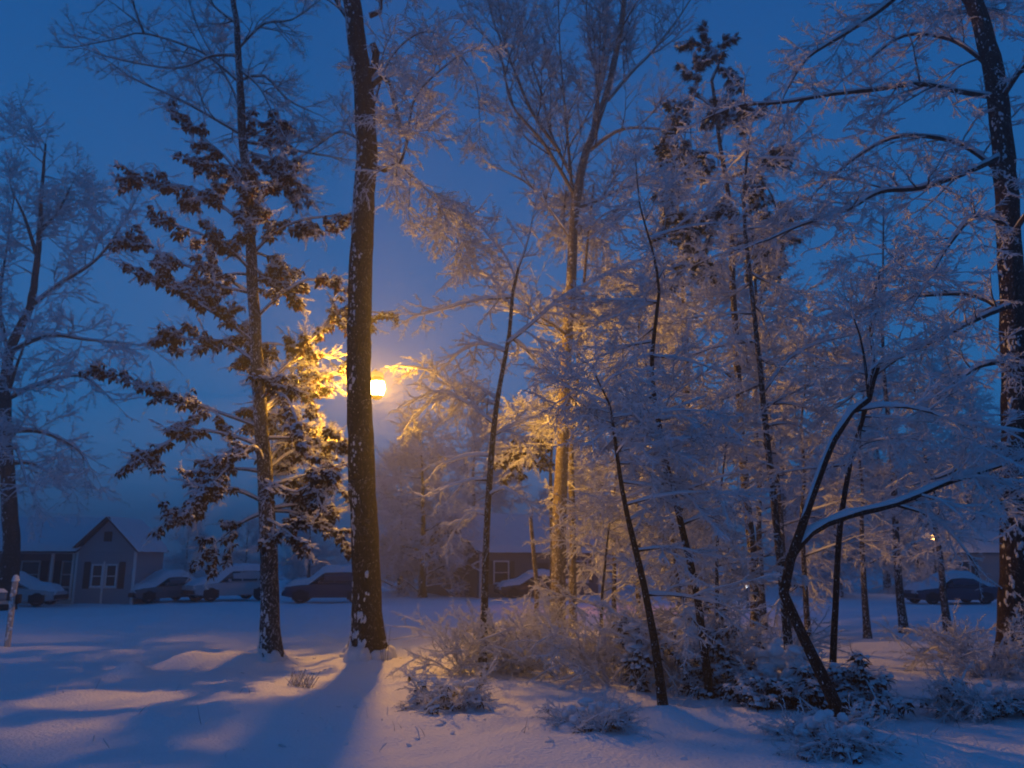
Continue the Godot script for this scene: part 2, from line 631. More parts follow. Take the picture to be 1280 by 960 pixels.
func finish(t: Plant) -> void:
	if t.trunk.v.size():
		var tr := part("trunk", commit(t.trunk), t.bark, t.root)
		if t.trunk_snow.v.size():
			part("plastered_snow", commit(t.trunk_snow), M.snow, tr, Vector3.ZERO, Vector3.ZERO, "stuff")
	if t.wood.v.size():
		part("branches", commit(t.wood), M.twig, t.root, Vector3.ZERO, Vector3.ZERO, "stuff")
	if t.snow.v.size():
		part("branch_snow", commit(t.snow), M.snow, t.root, Vector3.ZERO, Vector3.ZERO, "stuff")
	var names := {"spray": ["crown", SPRAY], "thin": ["crown", THIN], "leaf": ["leaves", LEAF], "ever": ["leaves", EVER], "tuft": ["needles", TUFT]}
	for kind in t.put:
		scatter(names[kind][0], names[kind][1], t.put[kind], t.root)

func along(c: Array, f: float) -> Array:
	# [point, direction, radius] at fraction f of a trunk
	var pts: PackedVector3Array = c[0]
	var x := f * (pts.size() - 1)
	var j := mini(int(x), pts.size() - 2)
	return [pts[j].lerp(pts[j + 1], x - j), (pts[j + 1] - pts[j]).normalized(), lerpf(c[1][j], c[1][j + 1], x - j)]

func side_limbs(t: Plant, c: Array, n: int, f0: float, f1: float, reach: float, rise: float, o: Dictionary, taper := 0.7, az0 := 0.0, az1 := TAU) -> void:
	# random limbs round a trunk between two heights
	for k in n:
		var f := lerpf(f0, f1, (k + rng.randf()) / n)
		var a := along(c, f)
		var az := rr(az0, az1)
		var d := Vector3(cos(az), rise + rr(-0.25, 0.25), sin(az)).normalized()
		var l := reach * rr(0.6, 1.15) * lerpf(1.0, 1.0 - taper, (f - f0) / maxf(f1 - f0, 0.01))
		var p := PackedVector3Array([a[0]])
		var m := maxi(3, int(l / 0.5))
		for j in m:
			d = (d + Vector3(rr(-0.14, 0.14), rr(-0.1, 0.12) - o.get("sag", 0.04), rr(-0.14, 0.14))).normalized()
			p.append(p[j] + d * l / m)
		limb(t, p, minf(a[2] * 0.45, 0.012 + 0.018 * l), 0.008, o)

func crown_tip(t: Plant, c: Array, o: Dictionary) -> void:
	# the leader ends in twigs like any branch
	var a := along(c, 1.0)
	for k in 7:
		var f := 1.0 - 0.035 * k
		var e := along(c, f)
		grow(t, e[0], turned(e[1], o) if k else a[1], o.get("kl", 1.0) * rr(0.45, 0.75), minf(e[2] * 0.7, 0.016), 1, o)

func collar(t: Plant, r: float) -> void:
	# snow banked against the foot of a trunk
	var list := []
	for k in 16:
		var a := TAU * k / 16.0 + rr(-0.2, 0.2)
		var s := rr(0.7, 1.25) * r
		list.append(Transform3D(Basis(Vector3.UP, rr(0, TAU)) * Basis.from_scale(Vector3(s, s * rr(0.6, 1.9), s)), Vector3(cos(a) * r * rr(0.8, 1.15), -0.06 - s * 0.1, sin(a) * r * rr(0.8, 1.15))))
	scatter("snow_collar", LUMP, list, t.root, M.snow)

func auto_tree(called: String, label: String, group: String, x: float, d: float, h: float, r: float, lean: Vector2, mat: Material, limbs: int, f0: float, reach: float, rise: float, o: Dictionary, snowy := 1.0) -> Plant:
	var t := plant(called, label, "tree", x, d, mat, group, snowy)
	var p := PackedVector3Array()
	for k in 8:
		var f := k / 7.0
		p.append(Vector3(lean.x * f * f + rr(-0.1, 0.1) * f * h * 0.12, h * f, lean.y * f * f + rr(-0.1, 0.1) * f * h * 0.12))
	var c := trunk(t, p, r, maxf(r * 0.12, 0.01), 1.3, 6.0, 8)
	side_limbs(t, c, limbs, f0, 1.0, reach, rise, o)
	crown_tip(t, c, o)
	finish(t)
	return t

func shrub(called: String, label: String, group: String, x: float, d: float, stems: int, h: float, spread: float, o: Dictionary, snowy := 1.0) -> Plant:
	var t := plant(called, label, "shrub", x, d, M.bark_thin, group, snowy)
	for k in stems:
		var az := rr(0, TAU)
		var dir := Vector3(cos(az) * spread, h * rr(0.7, 1.1), sin(az) * spread).normalized()
		var off := Vector3(cos(az), 0, sin(az)) * rr(0.0, spread * 0.3)
		grow(t, off - Vector3(0, 0.1, 0), dir, Vector2(h, spread).length() * rr(0.6, 1.05), 0.012, o.get("lev", 1), o)
	return t

func lumps(parent: Node, list: Array) -> void:
	scatter("snow_clumps", LUMP, list, parent, M.snow)

func lump_at(p: Vector3, s: Vector3) -> Transform3D:
	return Transform3D(Basis.from_euler(Vector3(rr(-0.6, 0.6), rr(0, TAU), rr(-0.6, 0.6))) * Basis.from_scale(s), p)

func copy_of(src: Node3D, called: String, where: Vector3, turn: float, s: float, label: String, group: String) -> Node3D:
	var c: Node3D = src.duplicate()
	c.name = numbered(called)
	add_child(c)
	c.position = where
	c.rotation.y = turn
	c.scale = Vector3(s, s, s)
	c.set_meta("label", label)
	if group:
		c.set_meta("group", group)
	return c

# ------------------------------------------------------------------ ground, houses, cars, lamps
func make_ground() -> void:
	var xs := PackedFloat32Array()
	var zs := PackedFloat32Array()
	for x in [-420.0, -300.0, -200.0, -140.0, -100.0, -75.0, -58.0, -48.0, -40.0]:
		xs.append(x)
	var x := -34.0
	while x < 34.0:
		xs.append(x)
		x += 0.2 if absf(x) < 16.0 else 0.5
	for q in [34.0, 40.0, 48.0, 58.0, 75.0, 100.0, 140.0, 200.0, 300.0, 420.0]:
		xs.append(q)
	for q in [60.0, 30.0, 16.0, 8.0, 3.0]:
		zs.append(q)
	var z := 0.0
	while z > -60.0:
		zs.append(z)
		z -= 0.18 if z > -26.0 else 0.45
	for q in [-62.0, -68.0, -76.0, -90.0, -110.0, -140.0, -200.0, -300.0, -460.0]:
		zs.append(q)
	var b := Buf.new()
	var w := xs.size()
	for zz in zs:
		for xx in xs:
			b.v.append(Vector3(xx, ground(xx, zz), zz))
	b.n.resize(b.v.size())
	for r in zs.size():
		for c in w:
			var l := b.v[r * w + maxi(c - 1, 0)]
			var e := b.v[r * w + mini(c + 1, w - 1)]
			var f := b.v[maxi(r - 1, 0) * w + c]
			var k := b.v[mini(r + 1, zs.size() - 1) * w + c]
			b.n[r * w + c] = (f - k).cross(e - l).normalized()
	for r in zs.size() - 1:
		for c in w - 1:
			var k := r * w + c
			b.i.append_array(PackedInt32Array([k, k + w, k + w + 1, k, k + w + 1, k + 1]))
	var o := part("ground", commit(b), M.ground, self)
	o.set_meta("kind", "structure")
	o.set_meta("label", "snow covered yard and street")

func snow_sheet(called: String, w: float, l: float, th: float, parent: Node, pos: Vector3, turn: Vector3, sd: float) -> MeshInstance3D:
	# a blanket of snow w (x) by l (z), rounded off at its edges
	var nx := maxi(6, int(w / 0.3))
	var nz := maxi(5, int(l / 0.3))
	var b := Buf.new()
	for j in nz + 1:
		for i in nx + 1:
			var u := float(i) / nx
			var v := float(j) / nz
			var e := minf(minf(u, 1.0 - u) * w, minf(v, 1.0 - v) * l)
			var h := th * sqrt(clampf(e / (th * 1.2), 0.0, 1.0)) * (1.0 + 0.3 * n_rough.get_noise_2d(u * w + sd, v * l)) - 0.02
			var wob := 0.05 * n_rough.get_noise_2d(u * w * 2.0 + sd + 31.0, v * l * 2.0)
			b.v.append(Vector3((u - 0.5) * w + (wob if i == 0 or i == nx else 0.0), h, (v - 0.5) * l + (wob if j == 0 or j == nz else 0.0)))
	var ww := nx + 1
	b.n.resize(b.v.size())
	for r in nz + 1:
		for c in ww:
			b.n[r * ww + c] = (b.v[mini(r + 1, nz) * ww + c] - b.v[maxi(r - 1, 0) * ww + c]).cross(b.v[r * ww + mini(c + 1, nx)] - b.v[r * ww + maxi(c - 1, 0)]).normalized()
	for r in nz:
		for c in nx:
			var k := r * ww + c
			b.i.append_array(PackedInt32Array([k, k + 1, k + ww + 1, k, k + ww + 1, k + ww]))
	return part(called, commit(b), M.snow, parent, pos, turn)

func gable_wall(called: String, w: float, eave: float, rise: float, th: float, mat: Material, parent: Node, pos: Vector3, turn := 0.0) -> MeshInstance3D:
	var b := Buf.new()
	var o := [Vector2(-w / 2, 0), Vector2(-w / 2, eave), Vector2(0, eave + rise), Vector2(w / 2, eave), Vector2(w / 2, 0)]
	for k in range(1, 4):
		tri(b, Vector3(o[0].x, o[0].y, th / 2), Vector3(o[k].x, o[k].y, th / 2), Vector3(o[k + 1].x, o[k + 1].y, th / 2))
		tri(b, Vector3(o[0].x, o[0].y, -th / 2), Vector3(o[k + 1].x, o[k + 1].y, -th / 2), Vector3(o[k].x, o[k].y, -th / 2))
	for k in 5:
		var a: Vector2 = o[k]
		var c: Vector2 = o[(k + 1) % 5]
		quad(b, Vector3(a.x, a.y, th / 2), Vector3(a.x, a.y, -th / 2), Vector3(c.x, c.y, -th / 2), Vector3(c.x, c.y, th / 2))
	return part(called, commit(b), mat, parent, pos, Vector3(0, turn, 0))

func window(parent: Node, c: Vector3, w: float, h: float, shutters := true) -> void:
	# sash window in a wall that faces +z, its middle at c
	var f := box("window", Vector3(w, h, 0.05), M.glass, parent, c)
	box("frame", Vector3(w + 0.16, 0.09, 0.09), M.trim, f, Vector3(0, h / 2 + 0.045, 0.02))
	box("frame", Vector3(0.08, h, 0.09), M.trim, f, Vector3(-w / 2 - 0.04, 0, 0.02))
	box("frame", Vector3(0.08, h, 0.09), M.trim, f, Vector3(w / 2 + 0.04, 0, 0.02))
	box("sill", Vector3(w + 0.22, 0.08, 0.14), M.trim, f, Vector3(0, -h / 2 - 0.04, 0.04))
	box("sash_bar", Vector3(w, 0.05, 0.04), M.trim, f, Vector3(0, 0, 0.035))
	snow_sheet("sill_snow", w + 0.2, 0.16, 0.06, f, Vector3(0, -h / 2 + 0.01, 0.06), Vector3.ZERO, c.x)
	if shutters:
		for s in [-1.0, 1.0]:
			box("shutter", Vector3(0.36, h + 0.1, 0.05), M.shutter, parent, c + Vector3(s * (w / 2 + 0.29), 0, 0.03))

func roof_pair(parent: Node, w: float, run: float, rise: float, ridge_y: float, z0: float, over: float, th_snow: float, along_x: bool, pos := Vector3.ZERO) -> void:
	# two slopes that meet at a ridge; the ridge runs along x (or z)
	var slope := sqrt(run * run + rise * rise) + over
	var a := atan2(rise, run)
	var r := Node3D.new()
	for s in [-1.0, 1.0]:
		var mid := Vector3(0, ridge_y - sin(a) * slope / 2, s * cos(a) * slope / 2)
		var t := Vector3(s * a, 0, 0)
		if not along_x:
			mid = Vector3(s * cos(a) * slope / 2, ridge_y - sin(a) * slope / 2, 0)
			t = Vector3(0, 0, -s * a)
		var size := Vector3(w, 0.12, slope) if along_x else Vector3(slope, 0.12, w)
		var o := box("roof", size, M.roof, parent, pos + mid + Vector3(0, 0, z0), t)
		snow_sheet("roof_snow", size.x + 0.1, size.z + 0.1, th_snow, o, Vector3(0, 0.07, 0), Vector3.ZERO, s * 13.0 + w)
	r.free()

func make_left_house() -> void:
	var d := 43.5
	var o := spot(128, d)
	o.y = ground(o.x, o.z) - 0.05
	var h := thing("house", "grey sided house with small front gable, dark shutters and deep porch", "house", o)
	# the small gable front: 3.0 m wide, facing the street (+z)
	gable_wall("gable_wall", 2.95, 2.75, 1.55, 0.2, M.siding, h, Vector3.ZERO)
	box("side_wall", Vector3(0.2, 2.75, 3.4), M.siding, h, Vector3(1.375, 1.375, -1.805))
	box("side_wall", Vector3(0.2, 2.75, 1.88), M.siding, h, Vector3(-1.375, 1.375, -1.045))
	for x in [-1.49, 1.49]:
		box("corner_board", Vector3(0.12, 2.72, 0.14), M.trim, h, Vector3(x, 1.36, 0.06))
	box("downspout", Vector3(0.09, 2.2, 0.09), M.trim, h, Vector3(-0.02, 1.1, 0.17))
	for s in [-1.0, 1.0]:
		var wx: float = 0.36 * s
		window(h, Vector3(wx, 1.45, 0.11), 0.44, 1.05, false)
		box("shutter", Vector3(0.32, 1.35, 0.05), M.shutter, h, Vector3(s * 0.9, 1.5, 0.14))
	roof_pair(h, 3.9, 1.62, 1.62, 4.42, -1.5, 0.18, 0.16, false)
	box("gable_vent", Vector3(0.4, 0.5, 0.06), M.shutter, h, Vector3(0, 3.45, 0.12))
	# clapboards over the gable front
	for k in 17:
		var y := 0.12 + k * 0.155
		box("clapboard", Vector3(2.8, 0.14, 0.03), M.siding, h, Vector3(0, y, 0.108), Vector3(-0.07, 0, 0))
	# the long wing behind the porch
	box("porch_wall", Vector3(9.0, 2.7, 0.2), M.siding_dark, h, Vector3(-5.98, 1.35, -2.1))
	box("end_wall", Vector3(0.2, 2.7, 4.9), M.siding, h, Vector3(-10.4, 1.35, -4.66))
	box("back_wall", Vector3(9.0, 2.7, 0.2), M.siding, h, Vector3(-5.98, 1.35, -7.22))
	box("end_wall", Vector3(0.2, 2.7, 4.9), M.siding, h, Vector3(-1.55, 1.35, -4.66))
	window(h, Vector3(-2.8, 1.5, -1.97), 0.9, 1.3)
	window(h, Vector3(-5.0, 1.5, -1.97), 0.9, 1.3)
	var dr := box("door", Vector3(0.95, 2.05, 0.06), M.shutter, h, Vector3(-7.0, 1.05, -1.96))
	box("handle", Vector3(0.05, 0.12, 0.06), M.steel, dr, Vector3(0.36, 0, 0.05))
	box("porch_floor", Vector3(9.0, 0.25, 2.0), M.wood, h, Vector3(-5.95, 0.12, -0.95))
	for x in [-1.75, -2.85, -5.3, -7.8, -10.2]:
		box("porch_post", Vector3(0.14, 2.35, 0.14), M.trim, h, Vector3(x, 1.42, -0.1))
	box("porch_beam", Vector3(9.0, 0.22, 0.18), M.trim, h, Vector3(-5.95, 2.7, -0.1))
	# main roof: one broad slope over porch and rooms, ridge along x
	var run := 3.9
	var rise := 1.75
	var a := atan2(rise, run)
	var sl := sqrt(run * run + rise * rise) + 0.2
	for s in [-1.0, 1.0]:
		var r := box("roof", Vector3(9.2, 0.14, sl), M.roof, h, Vector3(-6.0, 4.5 - sin(a) * sl / 2, -3.6 + s * cos(a) * sl / 2), Vector3(s * a, 0, 0))
		snow_sheet("roof_snow", 9.3, sl + 0.1, 0.2, r, Vector3(0, 0.08, 0), Vector3.ZERO, 3.0 + s)
	gable_wall("end_gable", 7.0, 0.1, 1.5, 0.2, M.siding, h, Vector3(-1.55, 2.7, -3.6), PI / 2)
	gable_wall("end_gable", 7.0, 0.1, 1.5, 0.2, M.siding, h, Vector3(-10.4, 2.7, -3.6), PI / 2)

func make_plain_house(called_label: String, x: float, d: float, w: float, eave: float, deep: float, turn: float, wall: Material) -> Node3D:
	var o := spot(x, d)
	o.y -= 0.1
	var h := thing("house", called_label, "house", o, "", turn)
	box("front_wall", Vector3(w, eave, 0.2), wall, h, Vector3(0, eave / 2, deep / 2))
	box("back_wall", Vector3(w, eave, 0.2), wall, h, Vector3(0, eave / 2, -deep / 2))
	for s in [-1.0, 1.0]:
		gable_wall("gable_wall", deep - 0.22, eave, deep * 0.32, 0.2, wall, h, Vector3(s * (w / 2 - 0.1), 0, 0), PI / 2)
		box("corner_board", Vector3(0.14, eave, 0.12), M.trim, h, Vector3(s * (w / 2 - 0.06), eave / 2, deep / 2 + 0.12))
	var run := deep / 2 + 0.3
	var rise := run * 0.64
	roof_pair(h, w + 0.7, run, rise, eave + deep * 0.32 + 0.1, 0.0, 0.15, 0.2, true)
	var n := maxi(2, int(w / 3.0))
	for k in n:
		if n > 2 and k == n / 2:
			var dr := box("door", Vector3(0.95, 2.05, 0.06), M.shutter, h, Vector3((k + 0.5 - n / 2.0) * w / n, 1.1, deep / 2 + 0.12))
			box("handle", Vector3(0.05, 0.12, 0.06), M.steel, dr, Vector3(0.36, 0, 0.05))
			continue
		window(h, Vector3((k + 0.5 - n / 2.0) * w / n, 1.55, deep / 2 + 0.12), 0.95, 1.25)
	return h

func wheel(parent: Node, p: Vector3, r: float) -> void:
	var n := Node3D.new()
	n.name = "wheel"
	parent.add_child(n, true)
	n.position = p
	var s := signf(p.z)
	for q in [["tyre", [[0.62, 0.0], [0.62, 0.1], [0.92, 0.11], [1.0, 0.08], [1.0, -0.08], [0.92, -0.11], [0.62, -0.11]], M.rubber], ["rim", [[0.0, 0.05], [0.2, 0.065], [0.28, 0.03], [0.52, 0.05], [0.6, 0.08], [0.63, 0.07]], M.rim]]:
		var b := Buf.new()
		var m := 18
		var prof: Array = q[1]
		for k in prof.size() - 1:
			for j in m:
				var a0 := TAU * j / m
				var a1 := TAU * (j + 1) / m
				var pa := Vector3(cos(a0) * prof[k][0] * r, sin(a0) * prof[k][0] * r, prof[k][1] * s)
				var pb := Vector3(cos(a1) * prof[k][0] * r, sin(a1) * prof[k][0] * r, prof[k][1] * s)
				var pc := Vector3(cos(a1) * prof[k + 1][0] * r, sin(a1) * prof[k + 1][0] * r, prof[k + 1][1] * s)
				var pd := Vector3(cos(a0) * prof[k + 1][0] * r, sin(a0) * prof[k + 1][0] * r, prof[k + 1][1] * s)
				if s > 0:
					quad(b, pa, pb, pc, pd)
				else:
					quad(b, pd, pc, pb, pa)
		part(q[0], commit(b), q[2], n)

func car_body(b: Buf, st: Array, steps: int, drop := 0.0) -> void:
	# st: [x, bottom, belt, half width at bottom, half width at belt, crown height]; rounded sections, smooth along
	var rings := []
	for s in st:
		var ring := []
		var lo: float = s[1]
		var hi: float = s[2]
		var wl: float = s[3]
		var wh: float = s[4]
		ring.append(Vector3(s[0], lo, wl - 0.06))
		ring.append(Vector3(s[0], lo + 0.06, wl))
		ring.append(Vector3(s[0], lerpf(lo, hi, 0.55), maxf(wl, wh) + 0.015))
		ring.append(Vector3(s[0], hi - 0.07, wh))
		ring.append(Vector3(s[0], hi, wh - 0.08))
		ring.append(Vector3(s[0], hi + s[5], 0.0))
		var back := []
		for p in ring:
			if p.z > 0.0:
				back.append(Vector3(p.x, p.y, -p.z))
		back.reverse()
		ring.append_array(back)
		ring.reverse()
		rings.append(ring)
	skin(b, rings, true)

func make_car(label: String, where: Vector3, turn: float, paint: Material, style: String, group: String) -> Node3D:
	# length along x, front at -x
	var c := thing("parked_car", label, "car", where, group, turn)
	var suv := style == "suv"
	var l := 2.35 if suv else 2.25
	var belt := 1.02 if suv else 0.86
	var top := 1.68 if suv else 1.38
	var w := 0.92 if suv else 0.88
	var clear := 0.30 if suv else 0.22
	var r := 0.37 if suv else 0.32
	var b := Buf.new()
	var hood := belt - 0.10
	car_body(b, [[-l, clear + 0.22, hood - 0.22, w - 0.16, w - 0.18, 0.02], [-l + 0.12, clear + 0.08, hood - 0.08, w - 0.05, w - 0.08, 0.03], [-l + 0.5, clear, hood - 0.01, w, w - 0.03, 0.04], [-0.95, clear, belt - 0.02, w, w - 0.02, 0.04], [0.6, clear, belt, w, w - 0.01, 0.03], [l - 0.45, clear, belt + 0.02, w, w - 0.02, 0.03], [l - 0.1, clear + 0.08, belt, w - 0.04, w - 0.07, 0.02], [l, clear + 0.2, belt - 0.18, w - 0.12, w - 0.16, 0.01]], 8)
	part("body", commit(b), paint, c)
	# greenhouse
	var x0 := -1.0
	var x1 := -0.25
	var x2 := 1.75 if suv else 0.95
	var x3 := l - 0.12 if suv else 1.7
	var g := Buf.new()
	var wt := w - 0.2
	car_body(g, [[x0, belt - 0.05, belt, w - 0.06, w - 0.08, 0.0], [x1, belt - 0.05, top - 0.04, w - 0.05, wt, 0.04], [(x1 + x2) / 2, belt - 0.05, top, w - 0.04, wt + 0.02, 0.05], [x2, belt - 0.05, top - 0.05, w - 0.05, wt, 0.04], [x3, belt - 0.05, belt + 0.02, w - 0.08, w - 0.12, 0.0]], 6)
	var cab := part("cabin", commit(g), paint, c)
	# side windows, set just proud of the cabin
	for s in [-1.0, 1.0]:
		var cuts := [x0 + 0.42, 0.28, x2 - (0.55 if suv else -0.15)]
		if suv:
			cuts.append(x3 - 0.28)
		for k in cuts.size() - 1:
			var a: float = cuts[k] + 0.04
			var e: float = cuts[k + 1] - 0.04
			var hi := top - 0.13
			var a2 := maxf(a, x1 + 0.02) if k == 0 else a
			var e2: float = e if k < cuts.size() - 2 else minf(e, x2 - 0.05)
			var lo_z: float = (w - 0.005) * s
			var hi_z: float = (wt + 0.055) * s
			var q := Buf.new()
			if s > 0:
				quad(q, Vector3(a2, hi, hi_z), Vector3(e2, hi, hi_z), Vector3(e, belt + 0.03, lo_z), Vector3(a, belt + 0.03, lo_z))
			else:
				quad(q, Vector3(e2, hi, hi_z), Vector3(a2, hi, hi_z), Vector3(a, belt + 0.03, lo_z), Vector3(e, belt + 0.03, lo_z))
			part("window", commit(q), M.glass, cab)
		box("mirror", Vector3(0.12, 0.13, 0.2), paint, c, Vector3(x0 + 0.5, belt + 0.08, s * (w + 0.1)))
		box("headlight", Vector3(0.08, 0.14, 0.34), M.lens, c, Vector3(-l + 0.05, hood - 0.16, s * (w - 0.36)))
		box("tail_light", Vector3(0.07, 0.22, 0.22), M.red, c, Vector3(l - 0.04, belt - 0.2, s * (w - 0.28)))
		for x in [-1.42, 1.38]:
			wheel(c, Vector3(x, r, s * (w - 0.08)), r)
			box("wheel_arch", Vector3(r * 2.3, r * 1.15, 0.03), M.black, c, Vector3(x, r * 1.1, s * (w + 0.006)))
	box("bumper", Vector3(0.14, 0.2, w * 1.8), M.black, c, Vector3(-l + 0.04, clear + 0.2, 0))
	box("bumper", Vector3(0.14, 0.2, w * 1.8), M.black, c, Vector3(l - 0.04, clear + 0.2, 0))
	# a thick blanket of snow over hood, glass, roof and tail
	var line := [[-l + 0.05, hood - 0.12], [-l + 0.5, hood + 0.02], [x0 - 0.1, belt + 0.02], [x1, top + 0.0], [(x1 + x2) / 2, top + 0.04], [x2, top - 0.01], [x3, belt + 0.03], [l - 0.03, belt - 0.05]]
	var sn := Buf.new()
	var nx := 40
	var nz := 12
	for i in nx + 1:
		var xx := lerpf(line[0][0], line[-1][0], float(i) / nx)
		var k := 0
		while k < line.size() - 2 and xx > line[k + 1][0]:
			k += 1
		var y := lerpf(line[k][1], line[k + 1][1], clampf((xx - line[k][0]) / maxf(line[k + 1][0] - line[k][0], 0.01), 0.0, 1.0))
		var hw := lerpf(w - 0.05, wt + 0.06, clampf((y - belt) / (top - belt), 0.0, 1.0))
		for j in nz + 1:
			var v := float(j) / nz * 2.0 - 1.0
			var edge := pow(absf(v), 6.0)
			var endf := clampf(minf(i, nx - i) / 3.0, 0.0, 1.0)
			var th := 0.27 * (1.0 - edge) * (0.3 + 0.7 * endf) * (1.0 + 0.35 * n_rough.get_noise_2d(xx * 1.5 + where.x, v * 2.0)) - 0.03 - 0.09 * edge
			sn.v.append(Vector3(xx, y + th, v * hw))
	sn.n.resize(sn.v.size())
	for i in nx + 1:
		for j in nz + 1:
			var q := i * (nz + 1) + j
			sn.n[q] = (sn.v[i * (nz + 1) + mini(j + 1, nz)] - sn.v[i * (nz + 1) + maxi(j - 1, 0)]).cross(sn.v[mini(i + 1, nx) * (nz + 1) + j] - sn.v[maxi(i - 1, 0) * (nz + 1) + j]).normalized()
	for i in nx:
		for j in nz:
			var q := i * (nz + 1) + j
			sn.i.append_array(PackedInt32Array([q, q + nz + 1, q + nz + 2, q, q + nz + 2, q + 1]))
	part("snow_blanket", commit(sn), M.snow, c)
	return c

func lathe(b: Buf, prof: Array, m: int) -> void:
	# [radius, y] from the bottom up, smooth
	var k0 := b.v.size()
	for k in prof.size():
		var t := Vector2(prof[mini(k + 1, prof.size() - 1)][0] - prof[maxi(k - 1, 0)][0], prof[mini(k + 1, prof.size() - 1)][1] - prof[maxi(k - 1, 0)][1]).normalized()
		for j in m:
			var a := TAU * j / m
			b.v.append(Vector3(cos(a) * prof[k][0], prof[k][1], sin(a) * prof[k][0]))
			b.n.append(Vector3(cos(a) * t.y, -t.x, sin(a) * t.y).normalized())
	for k in prof.size() - 1:
		for j in m:
			var p := k0 + k * m
			var j2 := (j + 1) % m
			b.i.append_array(PackedInt32Array([p + j, p + j2, p + m + j2, p + j, p + m + j2, p + m + j]))

func make_street_lamp() -> void:
	var lamp := at(471, 485, 22.6)
	var foot := at(450, 700, 23.9)
	foot.y = ground(foot.x, foot.z) - 0.1
	var o := thing("street_lamp", "glowing amber street lamp on a wooden pole behind the tall dark trunk", "street lamp", foot)
	var b := Buf.new()
	tube(b, PackedVector3Array([Vector3(0, -0.3, 0), Vector3(0, 3, 0), Vector3(0, 6, 0), Vector3(0, 8.6, 0)]), PackedFloat32Array([0.14, 0.125, 0.11, 0.10]), 12)
	part("pole", commit(b), M.pole, o)
	var cap := Buf.new()
	lumpy(cap, Vector3(0, 8.58, 0), Vector3(0.13, 0.14, 0.13), 4.0, 5, 9, 0.0)
	part("snow_cap", commit(cap), M.snow, o)
	var l := lamp - foot
	b = Buf.new()
	var arm := smooth(PackedVector3Array([Vector3(0, l.y + 0.15, 0.08), Vector3(l.x * 0.4, l.y + 0.55, l.z * 0.4), Vector3(l.x * 0.85, l.y + 0.56, l.z * 0.85), Vector3(l.x, l.y + 0.42, l.z)]), PackedFloat32Array([0.03, 0.03, 0.03, 0.03]), 0.1)
	tube(b, arm[0], arm[1], 8)
	part("arm", commit(b), M.steel, o)
	var hd := Node3D.new()
	hd.name = "lamp_head"
	o.add_child(hd)
	hd.position = l
	b = Buf.new()
	lathe(b, [[0.20, 0.17], [0.22, 0.20], [0.17, 0.27], [0.09, 0.33], [0.08, 0.44], [0.0, 0.46]], 16)
	part("hood", commit(b), M.steel, hd)
	b = Buf.new()
	lathe(b, [[0.0, -0.28], [0.10, -0.26], [0.175, -0.19], [0.215, -0.07], [0.225, 0.04], [0.21, 0.12], [0.185, 0.175]], 18)
	part("globe", commit(b), glow(Color(1.0, 0.82, 0.45), 140.0), hd)
	# black shield hugging the street side of the globe, and the cup that holds it from below
	b = Buf.new()
	var prof := [[0.12, -0.27], [0.195, -0.20], [0.235, -0.07], [0.245, 0.04], [0.23, 0.13], [0.205, 0.175]]
	for k in 16:
		var a0 := -PI / 2 - 1.75 + 2.7 * k / 16.0
		var a1 := -PI / 2 - 1.75 + 2.7 * (k + 1) / 16.0
		for r in prof.size() - 1:
			var p0 := Vector3(cos(a0) * prof[r][0], prof[r][1], sin(a0) * prof[r][0])
			var p1 := Vector3(cos(a1) * prof[r][0], prof[r][1], sin(a1) * prof[r][0])
			var p2 := Vector3(cos(a1) * prof[r + 1][0], prof[r + 1][1], sin(a1) * prof[r + 1][0])
			var p3 := Vector3(cos(a0) * prof[r + 1][0], prof[r + 1][1], sin(a0) * prof[r + 1][0])
			quad(b, p0, p1, p2, p3)
	var cup := Buf.new()
	lathe(cup, [[0.0, -0.33], [0.08, -0.325], [0.14, -0.285], [0.185, -0.215]], 16)
	part("cup", commit(cup), M.black, hd)
	part("light_shield", commit(b), M.black, hd)
	b = Buf.new()
	lumpy(b, Vector3(0, 0.31, 0), Vector3(0.21, 0.17, 0.21), 9.0, 5, 10, -0.1)
	part("snow_cap", commit(b), M.snow, hd)
	var li := OmniLight3D.new()
	li.name = "lamp_light"
	hd.add_child(li)
	li.light_color = LAMP_COLOR
	li.light_energy = LAMP_ENERGY
	li.light_size = 0.17
	li.omni_range = 120.0
	li.omni_attenuation = 2.0
	li.shadow_enabled = true

func small_lamp(called: String, label: String, p: Vector3, foot: Vector3, r: float, glass: Material, color: Color, energy: float) -> void:
	var o := thing(called, label, "lamp", foot)
	var h := p.y - foot.y
	var b := Buf.new()
	lathe(b, [[0.10, 0.0], [0.09, 0.12], [0.045, 0.2], [0.04, h - r * 1.6], [0.09, h - r * 1.4], [0.0, h - r * 1.35]], 10)
	part("post", commit(b), M.black, o)
	b = Buf.new()
	lathe(b, [[0.0, -r * 1.3], [r * 0.8, -r * 1.2], [r, 0.0], [r * 0.85, r * 1.0], [r * 0.3, r * 1.2]], 12)
	part("lamp_glass", commit(b), glass, o, Vector3(0, h, 0))
	b = Buf.new()
	lathe(b, [[r * 1.2, r * 1.1], [r * 0.9, r * 1.5], [0.0, r * 2.2]], 12)
	part("lamp_cap", commit(b), M.black, o, Vector3(0, h, 0))
	b = Buf.new()
	lumpy(b, Vector3(0, h + r * 1.6, 0), Vector3(r * 1.3, r * 1.2, r * 1.3), 2.0, 4, 9, 0.0)
	part("snow_cap", commit(b), M.snow, o)
	var li := OmniLight3D.new()
	li.name = "lamp_light"
	o.add_child(li)
	li.position = Vector3(0, h, 0)
	li.light_color = color
	li.light_energy = energy
	li.light_size = r * 0.9
	li.omni_range = 60.0
	li.omni_attenuation = 2.0
	li.shadow_enabled = true

const LAMP_COLOR := Color(1.0, 0.68, 0.16)
const LAMP_ENERGY := 106.0

